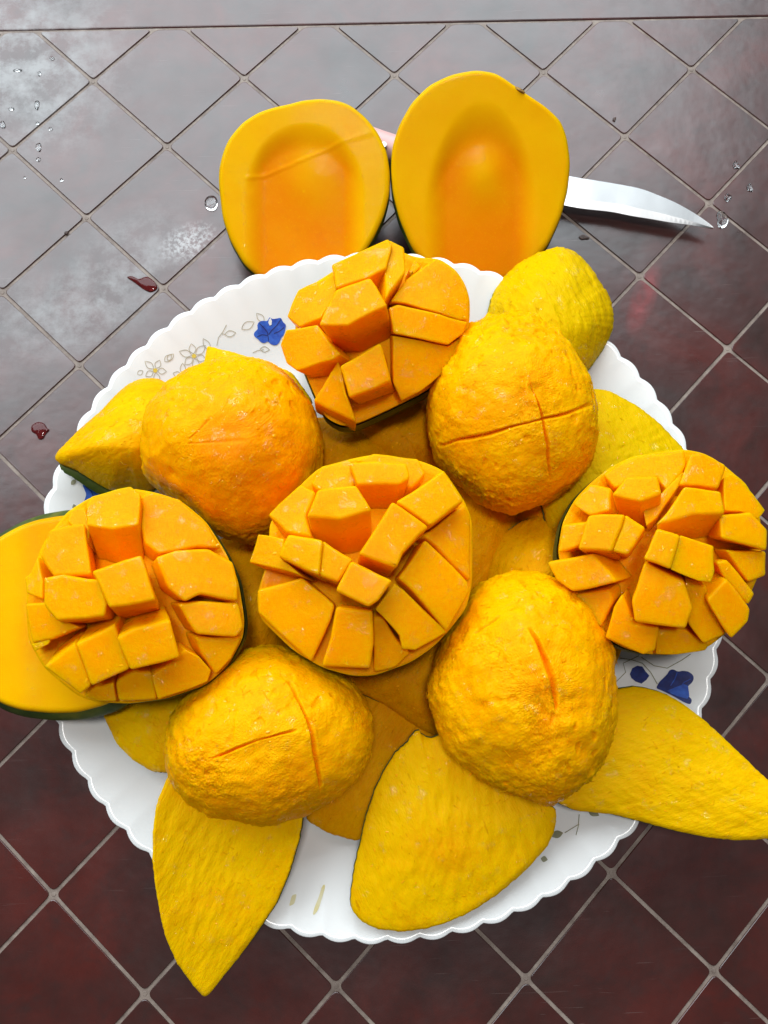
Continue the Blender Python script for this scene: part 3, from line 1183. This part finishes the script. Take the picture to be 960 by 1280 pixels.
# ------------------------------------------------------------------ peels and slices on the plate
const = lambda z: (lambda x, y: z)
z4 = zoomed(480, 400, 2.0)
z5 = zoomed(0, 800, 2.0)
z6 = zoomed(480, 800, 2.0)
zp = zoomed(40, 300, 3.2)

# under layer, mostly in the shade between the cheeks
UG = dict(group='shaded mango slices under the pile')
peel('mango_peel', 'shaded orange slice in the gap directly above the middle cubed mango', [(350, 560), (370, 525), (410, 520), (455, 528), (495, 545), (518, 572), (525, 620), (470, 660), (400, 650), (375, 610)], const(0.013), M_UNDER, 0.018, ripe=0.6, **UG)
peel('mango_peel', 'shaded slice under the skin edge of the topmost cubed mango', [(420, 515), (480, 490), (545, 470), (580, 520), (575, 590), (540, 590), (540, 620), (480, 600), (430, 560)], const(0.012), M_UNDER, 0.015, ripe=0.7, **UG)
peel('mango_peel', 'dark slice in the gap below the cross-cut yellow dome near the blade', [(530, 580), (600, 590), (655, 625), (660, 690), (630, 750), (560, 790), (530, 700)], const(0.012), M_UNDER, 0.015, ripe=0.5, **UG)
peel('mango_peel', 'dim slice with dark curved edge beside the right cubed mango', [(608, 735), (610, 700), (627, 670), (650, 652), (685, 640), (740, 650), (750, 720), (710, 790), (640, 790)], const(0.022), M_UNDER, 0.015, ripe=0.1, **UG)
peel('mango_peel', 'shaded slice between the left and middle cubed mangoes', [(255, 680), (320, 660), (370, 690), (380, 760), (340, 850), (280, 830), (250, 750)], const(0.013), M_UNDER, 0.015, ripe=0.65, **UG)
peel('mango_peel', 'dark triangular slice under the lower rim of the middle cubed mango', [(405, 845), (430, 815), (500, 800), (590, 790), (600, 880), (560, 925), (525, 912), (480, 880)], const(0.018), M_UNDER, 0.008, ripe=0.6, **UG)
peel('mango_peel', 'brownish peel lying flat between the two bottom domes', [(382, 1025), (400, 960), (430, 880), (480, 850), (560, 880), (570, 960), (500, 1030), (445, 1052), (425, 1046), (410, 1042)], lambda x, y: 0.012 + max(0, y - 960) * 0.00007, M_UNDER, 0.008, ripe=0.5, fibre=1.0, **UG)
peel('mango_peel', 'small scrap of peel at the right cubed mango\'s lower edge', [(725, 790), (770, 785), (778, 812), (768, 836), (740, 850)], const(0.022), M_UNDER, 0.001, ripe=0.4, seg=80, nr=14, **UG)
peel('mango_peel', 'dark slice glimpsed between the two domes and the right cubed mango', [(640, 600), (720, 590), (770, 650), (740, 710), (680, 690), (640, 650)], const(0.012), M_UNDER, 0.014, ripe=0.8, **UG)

# upper right mound and the peel below it
peel('mango_peel', 'mounded greenish yellow peel at the rim below the larger mango half',
     zq([(412, 1045), (425, 990), (445, 930), (490, 870), (540, 825), (620, 782), (700, 758), (760, 775), (800, 808), (835, 850), (870, 910), (905, 960), (920, 1030), (918, 1090), (890, 1150), (850, 1210), (800, 1272), (700, 1330), (560, 1330), (450, 1180)]),
     lambda x, y: 0.027, M_PEELG, 0.018, pw=2.4, amp=0.0011, fibre=1.9, ripe=0.05, skin=M_SKINY, frayed=1.5)
peel('mango_peel', 'greenish yellow peel pinned behind the right cubed mango',
     [(690, 500), (735, 485), (762, 487), (800, 508), (825, 528), (842, 546), (858, 563), (850, 620), (800, 670), (740, 690), (690, 680), (670, 590)],
     lambda x, y: 0.031 + (x - 760) * 0.00003, M_PEELG, 0.008, amp=0.0008, fibre=0.4, ripe=0.08, frayed=1.0)

# left: curled peel and the one behind the orange dome
peel('mango_peel', 'curled peel showing dark green skin at its lower edge, left of the orange dome',
     zp([(88, 878), (92, 852), (180, 762), (270, 685), (330, 620), (380, 575), (430, 552), (500, 550), (550, 575), (600, 605), (610, 700), (560, 850), (480, 990), (430, 1005), (400, 985), (310, 1000), (240, 960), (170, 915), (110, 892)]),
     lambda x, y: 0.030 + 0.010 * math.exp(-(((x - 165) * 0.62 + (y - 530) * 0.78) / 60) ** 2) - 0.00008 * max(0, y - 560), PEELS[0], 0.012, th=0.0055, pw=2.6, fibre=0.7, ripe=0.4,
     skin_out=lambda x, y: 0.0032 * sstep(575, 584, y) * sstep(150, 120, x))
peel('mango_peel', 'pointed peel corner sticking out behind the orange dome',
     [(259, 431), (275, 436), (290, 439), (315, 447), (337, 453), (365, 465), (390, 500), (350, 545), (290, 550), (255, 510), (251, 480), (252, 468), (256, 445)],
     const(0.030), PEELS[2], 0.003, fibre=0.2, ripe=0.12)
peel('mango_peel', 'small rounded peel under the left cubed mango, at the lower left rim',
     [(128, 893), (150, 885), (190, 870), (232, 862), (265, 900), (255, 950), (225, 967), (190, 965), (165, 950), (145, 930)],
     lambda x, y: 0.027, PEELS[3], 0.005, fibre=1.4, ripe=0.2)

# the three long leaf-shaped peels over the near rim
peel('mango_peel', 'leaf-shaped peel hanging over the rim and pointing to the near left table edge',
     [(208, 972), (225, 950), (270, 940), (330, 945), (375, 985), (378, 1026), (372, 1056), (360, 1095), (345, 1130), (322, 1165), (300, 1195), (278, 1222), (259, 1247), (255, 1249), (250, 1243),
      (235, 1225), (220, 1204), (206, 1172), (200, 1145), (194, 1110), (190, 1080), (190, 1040), (195, 1005)],
     lambda x, y: 0.030 - 0.00003 * (y - 1100) + 0.000004 * (x - 285) ** 2 * 0.3, PEELS[1], 0.003, th=0.0028, fibre=1.2, ripe=0.05,
     ripe_fn=lambda x, y: 0.35 * math.exp(-(((x - 265) / 50) ** 2 + ((y - 1120) / 26) ** 2)))  # orange patch puts the hollow's shade into the colour
peel('mango_peel', 'broad rounded peel with frayed tip between the two lower domes, over the near rim',
     [(522, 910), (526, 918), (538, 925), (560, 915), (610, 960), (670, 1000), (697, 1012), (695, 1035), (685, 1058), (665, 1081), (645, 1100), (620, 1120), (590, 1140), (560, 1154), (530, 1162), (500, 1166), (470, 1162),
      (450, 1152), (439, 1138), (438, 1120), (442, 1090), (450, 1055), (458, 1020), (470, 985), (482, 960), (500, 935), (510, 928), (514, 922)],
     lambda x, y: 0.032 + 0.00002 * (1050 - y), PEELS[2], 0.004, th=0.0032, fibre=1.5, ripe=0.05, amp=0.0008,
     ripe_fn=lambda x, y: 0.45 * math.exp(-(((x - 560) / 40) ** 2 + ((y - 1065) / 30) ** 2)), frayed=1.5)
peel('mango_peel', 'long leaf-shaped peel reaching over the rim towards the right edge of the table',
     [(690, 1000), (690, 940), (720, 880), (766, 862), (800, 858), (830, 866), (855, 880), (880, 899), (905, 922), (930, 946), (950, 965), (972, 985), (1000, 1010), (1015, 1030), (1000, 1045), (960, 1049),
      (920, 1051), (885, 1047), (850, 1040), (805, 1028), (765, 1018), (720, 1014)],
     lambda x, y: 0.034 + 0.00002 * (x - 800), PEELS[0], 0.003, th=0.0028, fibre=-0.5, ripe=0.06, amp=0.0007, centre=(840, 960))

# ------------------------------------------------------------------ scooped domes
zA = zoomed(130, 370, 3.84)
dome('mango_dome', 'smooth wet orange dome of mango, beside the curled peel', 'mango dome',
     [(180, 575), (181, 545), (190, 515), (210, 490), (240, 468), (275, 457), (310, 455), (345, 463), (374, 482), (394, 510), (404, 545), (404, 580), (396, 615), (375, 645), (345, 668), (310, 679), (270, 668), (235, 640), (200, 615), (184, 598)],
     0.040, 0.034, 0.026, M_DOMEO, [(zA([(405, 690), (460, 635), (520, 580)]), 1.5, 0.0004), (zA([(400, 705), (520, 705), (700, 690)]), 2.0, 0.0003)], 0.0007, 0.0005,
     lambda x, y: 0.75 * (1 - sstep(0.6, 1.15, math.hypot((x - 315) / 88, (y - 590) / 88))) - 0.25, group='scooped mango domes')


def tuftB(x, y, q):
    return 0.0022 * max(0, noise.noise(q * 260)) * sstep(455, 405, y)


dome('mango_dome', 'rough pale yellow dome with cross cut and frayed top, below the mounded peel', 'mango dome',
     [(533, 520), (533, 495), (545, 468), (562, 438), (578, 418), (600, 405), (640, 400), (665, 402), (695, 425), (718, 458), (735, 488), (744, 520), (744, 555), (735, 585), (715, 610), (690, 626), (660, 636), (640, 639), (605, 626), (565, 595), (545, 570), (536, 545)],
     0.042, 0.032, 0.028, M_DOME, [(z4([(130, 316), (200, 300), (270, 283), (330, 265), (395, 250), (450, 235), (520, 212)]), 1.5, 0.0022), (z4([(362, 150), (380, 195), (396, 250), (408, 310), (412, 360), (420, 405)]), 1.5, 0.0020)],
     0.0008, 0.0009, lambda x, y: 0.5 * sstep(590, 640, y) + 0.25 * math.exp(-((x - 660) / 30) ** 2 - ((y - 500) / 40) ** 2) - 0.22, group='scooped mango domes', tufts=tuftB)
zC = zoomed(190, 780, 3.31)
dome('mango_dome', 'broad yellow dome with crossing knife cuts, above the near left leaf-shaped peel', 'mango dome',
     zC([(50, 520), (60, 440), (95, 365), (150, 290), (240, 212), (340, 130), (410, 96), (475, 82), (550, 86), (620, 120), (720, 180), (800, 215), (855, 250), (890, 320), (912, 400), (915, 460), (900, 540), (850, 640), (770, 715), (640, 788), (500, 823), (400, 820), (260, 792), (150, 722), (85, 645), (58, 590)]),
     0.042, 0.028, 0.028, M_DOME, [(zC([(245, 558), (340, 515), (450, 478), (530, 452), (600, 438)]), 1.5, 0.0020), (zC([(565, 238), (610, 320), (645, 400), (665, 470), (685, 560), (698, 640), (700, 700)]), 1.5, 0.0022)],
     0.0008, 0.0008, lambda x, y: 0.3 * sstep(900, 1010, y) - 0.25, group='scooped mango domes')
zD = zoomed(530, 700, 3.84)
dome('mango_dome', 'upright oval dome with one open slit, in front of the right cubed mango', 'mango dome',
     zD([(30, 660), (28, 560), (40, 460), (80, 370), (135, 270), (195, 175), (270, 112), (350, 80), (440, 62), (560, 75), (650, 112), (720, 165), (790, 245), (850, 340), (890, 450), (908, 580), (905, 720), (880, 850), (830, 970), (770, 1060), (680, 1130), (600, 1180), (560, 1178), (480, 1145), (400, 1108), (290, 1062), (190, 985), (110, 905), (62, 800)]),
     0.044, 0.034, 0.028, M_DOME, [(zD([(505, 330), (550, 410), (590, 490), (615, 570), (632, 650), (640, 730)]), 2.2, 0.0028), (zD([(240, 350), (300, 320), (370, 280)]), 1.8, 0.0006)],
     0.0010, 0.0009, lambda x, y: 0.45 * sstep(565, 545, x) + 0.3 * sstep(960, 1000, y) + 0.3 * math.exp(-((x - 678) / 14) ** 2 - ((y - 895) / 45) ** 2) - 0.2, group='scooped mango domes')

# ------------------------------------------------------------------ mango half under the left cubed cheek
mango_half('mango_half', 'mango half with flat cut face and dark green skin, under the left cubed mango',
           [(-70, 770), (-60, 720), (-30, 690), (0, 669), (20, 658), (45, 648), (80, 642), (130, 650), (175, 690), (195, 750), (185, 820), (160, 862), (132, 881), (95, 891), (60, 892), (25, 888), (0, 880), (-40, 850), (-62, 810)],
           lambda x, y: 0.046, 0.019, lambda x, y: (0.0012 * sstep(20, 60, x), 0.12 + 0.4 * sstep(10, 50, x) * sstep(870, 800, y)), M_SKIN, flare=0.15)

# ------------------------------------------------------------------ cubed cheeks
hedgehog('cubed mango cheek leaning at the back of the plate, topmost of the cubed four',
         [(120, 330), (190, 240), (300, 170), (430, 105), (560, 70), (660, 118), (770, 120), (850, 175), (890, 235), (914, 310), (912, 420), (880, 520), (830, 620), (770, 690), (690, 742), (560, 808), (470, 850), (390, 885), (320, 895), (250, 860), (200, 760), (140, 620), (105, 450)],
         0.052, 0.010, 0.034, [
             ([(272, 148), (540, 28), (560, 60), (530, 165), (450, 205), (290, 257)], 0.014, (450, 280), 0.8),
             ([(540, 30), (612, 65), (620, 180), (525, 310), (520, 180)], 0.0115, (500, 330), 0.8),
             ([(66, 390), (95, 320), (120, 266), (250, 200), (285, 190), (300, 262), (222, 400), (128, 437)], 0.009, (230, 400)),
             ([(215, 425), (290, 266), (450, 207), (528, 333), (350, 428)], 0.019, (425, 485), 0.8),
             ([(35, 520), (62, 452), (205, 430), (320, 560), (285, 588), (112, 636), (62, 602)], 0.010, (240, 620), 0.8),
             ([(185, 782), (308, 590), (345, 745), (388, 878)], 0.006, (300, 830), 0.9),
             ([(310, 618), (502, 505), (553, 690), (352, 765)], 0.010, (465, 725), 0.82),
             ([(548, 322), (620, 220), (760, 120), (860, 190), (905, 282), (908, 405), (868, 402), (740, 365), (622, 330)], 0.006),
             ([(538, 350), (582, 335), (720, 365), (872, 404), (904, 412), (885, 470), (812, 522), (690, 495), (558, 472)], 0.0065),
             ([(556, 482), (690, 500), (812, 527), (885, 480), (832, 615), (690, 735), (600, 780), (565, 700)], 0.0048),
             ([(628, 170), (655, 128), (690, 160), (640, 210)], 0.006),
         ], zoomed(340, 290, 3.692), (0, -0.00002))

hedgehog('cubed mango cheek in the very middle of the pile, surrounded by domes',
         [(75, 570), (110, 470), (110, 340), (225, 200), (300, 132), (420, 100), (510, 82), (670, 104), (765, 145), (845, 265), (870, 330), (872, 450), (870, 570), (850, 660), (780, 750), (720, 810), (640, 865), (500, 915), (420, 915), (310, 885), (200, 820), (75, 700), (62, 630)],
         0.062, 0.008, 0.036, [
             ([(430, 103), (505, 79), (670, 99), (700, 155), (640, 210), (600, 190)], 0.003),
             ([(262, 192), (305, 123), (412, 98), (440, 160), (420, 215), (330, 240)], 0.007, (360, 250)),
             ([(405, 114), (505, 105), (622, 115), (636, 170), (600, 192), (440, 196)], 0.012, (525, 245), 0.8),
             ([(105, 308), (225, 189), (285, 222), (247, 312), (270, 392), (172, 372)], 0.009, (240, 380), 0.8),
             ([(245, 316), (288, 218), (435, 196), (495, 292), (375, 325)], 0.016, (390, 420), 0.8),
             ([(32, 490), (66, 383), (168, 400), (152, 478), (232, 537)], 0.010, (190, 500), 0.8),
             ([(138, 470), (178, 378), (312, 402), (295, 537)], 0.0135, (270, 500), 0.8),
             ([(310, 402), (426, 479), (366, 566), (293, 537)], 0.0115, (350, 525), 0.8),
             ([(588, 258), (762, 139), (842, 262), (714, 350)], 0.012, (700, 300), 0.8),
             ([(442, 457), (575, 258), (712, 352), (612, 452), (590, 512)], 0.0145, (555, 470), 0.75),
             ([(357, 597), (417, 482), (576, 561), (520, 630), (480, 655)], 0.014, (470, 590), 0.8),
             ([(690, 388), (842, 268), (868, 310), (868, 562), (800, 500), (735, 425)], 0.004),
             ([(595, 547), (695, 400), (855, 560), (865, 600), (780, 750), (690, 640)], 0.008, (720, 590)),
             ([(508, 662), (582, 566), (690, 665), (782, 747), (655, 818), (608, 812), (600, 765)], 0.007, (630, 720)),
             ([(500, 695), (540, 700), (595, 790), (640, 835), (585, 885), (500, 905)], 0.002),
             ([(362, 652), (500, 668), (500, 800), (490, 888), (306, 882), (340, 770)], 0.008, (420, 770)),
             ([(65, 592), (235, 543), (357, 650), (345, 700), (268, 865), (160, 770), (68, 682)], 0.0055, (220, 690)),
         ], zoomed(300, 540, 3.0))

hedgehog('cubed mango cheek lying over the flat mango half at the left',
         [(75, 340), (110, 250), (200, 130), (300, 68), (460, 32), (560, 50), (660, 82), (760, 165), (840, 290), (890, 400), (915, 560), (910, 630), (850, 740), (760, 820), (600, 875), (450, 895), (320, 888), (240, 860), (110, 750), (50, 640), (40, 480)],
         0.062, 0.008, 0.030, [
             ([(205, 165), (218, 115), (278, 105), (300, 180), (290, 260)], 0.006),
             ([(95, 302), (130, 196), (275, 165), (300, 375), (150, 386)], 0.009, (220, 340)),
             ([(283, 175), (280, 95), (300, 62), (460, 25), (500, 56), (492, 175), (390, 195)], 0.011, (418, 262), 0.85),
             ([(302, 362), (500, 297), (562, 480), (372, 512)], 0.018, (478, 478), 0.86),
             ([(115, 395), (185, 377), (330, 395), (364, 500), (360, 548), (160, 568), (108, 500)], 0.014, (285, 492), 0.9),
             ([(38, 490), (115, 484), (190, 560), (255, 590), (140, 640), (62, 655)], 0.007, (170, 570)),
             ([(60, 657), (132, 640), (125, 660), (70, 687)], 0.007, (110, 640)),
             ([(33, 390), (60, 370), (85, 300), (110, 400), (105, 472), (40, 450)], 0.006),
             ([(110, 747), (238, 653), (302, 825), (258, 862)], 0.009, (262, 690)),
             ([(238, 655), (400, 578), (452, 760), (302, 827)], 0.011, (385, 625), 0.88),
             ([(403, 628), (480, 590), (615, 558), (658, 712), (455, 766)], 0.0125, (520, 585), 0.86),
             ([(492, 168), (500, 62), (545, 46), (660, 78), (755, 163), (828, 272), (730, 270), (570, 293), (515, 250)], 0.006),
             ([(558, 308), (640, 283), (780, 275), (868, 330), (892, 420), (892, 486), (740, 460), (680, 488), (605, 430)], 0.0075),
             ([(650, 497), (740, 488), (892, 490), (914, 590), (880, 627), (722, 620), (690, 570)], 0.006),
             ([(720, 632), (800, 634), (902, 625), (862, 720), (800, 782), (745, 700)], 0.004),
             ([(540, 785), (680, 680), (735, 710), (782, 765), (770, 808), (570, 882)], 0.0045),
             ([(400, 812), (455, 765), (545, 772), (566, 884), (410, 892)], 0.003),
             ([(268, 868), (300, 835), (392, 812), (402, 892), (330, 890)], 0.003),
         ], zoomed(20, 600, 3.2))

hedgehog('cubed mango cheek at the right rim, fanned open over the printed blue rose',
         [(58, 480), (80, 350), (130, 255), (200, 182), (280, 120), (370, 72), (500, 50), (600, 40), (690, 56), (780, 112), (870, 190), (925, 320), (935, 470), (920, 580), (870, 690), (790, 820), (700, 892), (560, 920), (440, 918), (350, 895), (268, 850), (180, 740), (95, 625)],
         0.056, 0.008, 0.034, [
             ([(245, 147), (370, 71), (602, 38), (608, 108), (530, 222), (488, 160), (300, 205)], 0.004),
             ([(288, 235), (350, 155), (488, 150), (502, 225), (420, 262)], 0.012, (420, 330), 0.8),
             ([(422, 268), (502, 226), (592, 132), (602, 160), (485, 325), (440, 370)], 0.004),
             ([(118, 268), (195, 188), (287, 205), (287, 305), (195, 325)], 0.006),
             ([(75, 357), (192, 350), (172, 445), (54, 485)], 0.007),
             ([(138, 463), (190, 321), (348, 315), (292, 480)], 0.0125, (270, 450), 0.8),
             ([(348, 315), (442, 377), (360, 497), (290, 480)], 0.0110, (350, 440), 0.8),
             ([(14, 522), (205, 485), (312, 610), (115, 651), (50, 602)], 0.009, (220, 560), 0.8),
             ([(128, 662), (285, 640), (298, 690), (240, 806), (178, 740)], 0.0025),
             ([(572, 192), (625, 62), (682, 52), (782, 107), (748, 208), (660, 190)], 0.007),
             ([(480, 362), (600, 195), (762, 213), (776, 312), (645, 322)], 0.0125, (620, 400), 0.78),
             ([(770, 160), (800, 143), (830, 150), (900, 230), (946, 300), (916, 335), (850, 305), (775, 300)], 0.005),
             ([(752, 322), (890, 310), (958, 382), (956, 475), (880, 450), (760, 422)], 0.010, (800, 390), 0.8),
             ([(780, 472), (860, 478), (951, 473), (951, 582), (878, 610)], 0.006, (830, 510)),
             ([(428, 512), (488, 378), (582, 410), (550, 553)], 0.0145, (510, 490), 0.75),
             ([(580, 410), (728, 458), (732, 560), (712, 612), (660, 602), (547, 551)], 0.0135, (600, 520), 0.75),
             ([(372, 692), (432, 524), (604, 608), (637, 722), (606, 812), (390, 782)], 0.011, (500, 640), 0.8),
             ([(600, 592), (690, 622), (776, 842), (682, 876), (618, 790)], 0.006, (660, 700)),
             ([(738, 522), (782, 512), (840, 580), (902, 657), (876, 706), (770, 592)], 0.007, (780, 580)),
             ([(694, 682), (780, 590), (886, 722), (880, 775), (802, 860)], 0.011, (750, 670), 0.8),
             ([(260, 850), (300, 720), (336, 660), (392, 788), (490, 800), (478, 905), (430, 922)], 0.006, (390, 770)),
             ([(488, 812), (610, 815), (702, 882), (690, 905), (580, 922), (478, 922)], 0.0025),
         ], zoomed(680, 550, 3.4286))


# ------------------------------------------------------------------ drops and crumbs on the table
def drop(label, outline, h, mat, name, cat, group=None):
    o = ccw(resample(outline, 36, 2))
    c_ = centroid(o)
    edge = [P(x, y, 0.0002) for x, y in o]
    c3 = P(*c_, 0.0002)
    rings = []
    for i in range(1, 9):
        t = i / 8
        rings.append([Vector((c3.x + (e.x - c3.x) * math.sin(t * math.pi / 2), c3.y + (e.y - c3.y) * math.sin(t * math.pi / 2), 0.0002 + h * math.cos(t * math.pi / 2) ** 0.8 if t < 1 else 0.0002)) for e in edge])
    rings.append([Vector((c3.x + (e.x - c3.x) * 0.5, c3.y + (e.y - c3.y) * 0.5, 0.0001)) for e in edge])
    v, fc = rings_mesh(rings)
    o = mk(name, [p - c3 for p in v], fc, mat)
    o.location = c3
    o['label'], o['category'] = label, cat
    if group:
        o['group'] = group
    return o


def round_px(x, y, rx, ry=None, wob=0.15, n=14):
    ry = ry or rx
    ph = random.uniform(0, 6)
    return [(x + rx * math.cos(a) * (1 + wob * math.sin(2 * a + ph)), y + ry * math.sin(a) * (1 + wob * math.sin(3 * a + ph))) for a in [6.2832 * k / n for k in range(n)]]


GD = 'water drops scattered on the table'
drop('large round water drop touching the left mango half', round_px(264, 254, 9, 9.5, .06), 0.0017, M_WATER, 'water_drop', 'water drop')
DROPS = ((46, 131, 3.2, 6, 'tall narrow water drop, largest of the cluster near the far left corner'),
         (48, 184, 4, 5.5, 'oval water drop just below the groove crossing at the far left'),
         (48, 199, 2.6, 2.6, 'round water drop right below the oval drop at the far left'),
         (3, 156, 4, 4.5, 'water drop cut by the left edge of the photo'),
         (14, 136, 4, 1.8, 'flat wide water drop between the left photo edge and the tall narrow drop'),
         (63, 161, 2.3, 2.3, 'tiny round water drop, rightmost just above the left groove'),
         (65, 73, 2.6, 2.4, 'tiny water drop closest to the far border among the left drops'),
         (49, 92, 2.2, 3, 'tiny upright water drop above the tall narrow drop'),
         (22, 88, 6, 1.8, 'long thin water drop near the far left corner'),
         (47, 154, 2, 2, 'tiny water drop touching the groove at the far left'),
         (77, 225, 2, 2, 'tiny water drop beside the long left groove'),
         (31, 222, 1.6, 1.6, 'tiny water drop alone on the left edge panel'))
for x, y, a, b_, lab in DROPS:
    drop(lab, round_px(x, y, a, b_), 0.0004, M_WATER, 'water_drop', 'water drop', GD)
drop('flat irregular water drop at the very tip of the knife', [(895, 268), (899, 263), (906, 265), (911, 275), (907, 284), (900, 286), (896, 281), (897, 274)], 0.0006, M_WATER, 'water_drop', 'water drop')
for x, y, lab in ((937, 235, 'rightmost small water drop above the knife tip'), (910, 247, 'small water drop closest to the knife tip'), (920, 207, 'farthest small water drop above the knife tip')):
    drop(lab, round_px(x, y, 4, 5, .3), 0.0006, M_WATER, 'water_drop', 'water drop', GD)
drop('forked splash of dark juice on the table left of the plate', [(157, 346), (166, 345), (173, 350), (184, 345), (194, 352), (198, 361), (188, 366), (178, 361), (168, 353)], 0.0011, M_RED, 'juice_splash', 'juice splash')
drop('reddish brown juice drop on the table near the left edge of the photo', [(39, 532), (47, 527), (56, 529), (58, 535), (63, 537), (57, 542), (54, 549), (48, 550), (46, 543), (39, 540)], 0.0010, M_RED, 'juice_splash', 'juice splash')
for lab, x, y, a, b_ in (('dark speck on the table beside the larger mango half\'s lower right', 730, 297, 6, 3), ('dark speck between the knife and the far table border', 768, 149, 2.6, 2.6),
                         ('dark speck on a groove left of the left mango half', 83, 291, 3, 2.2)):
    drop(lab, round_px(x, y, a, b_, .3), 0.0005, M_CRUMB, 'crumb', 'crumb')
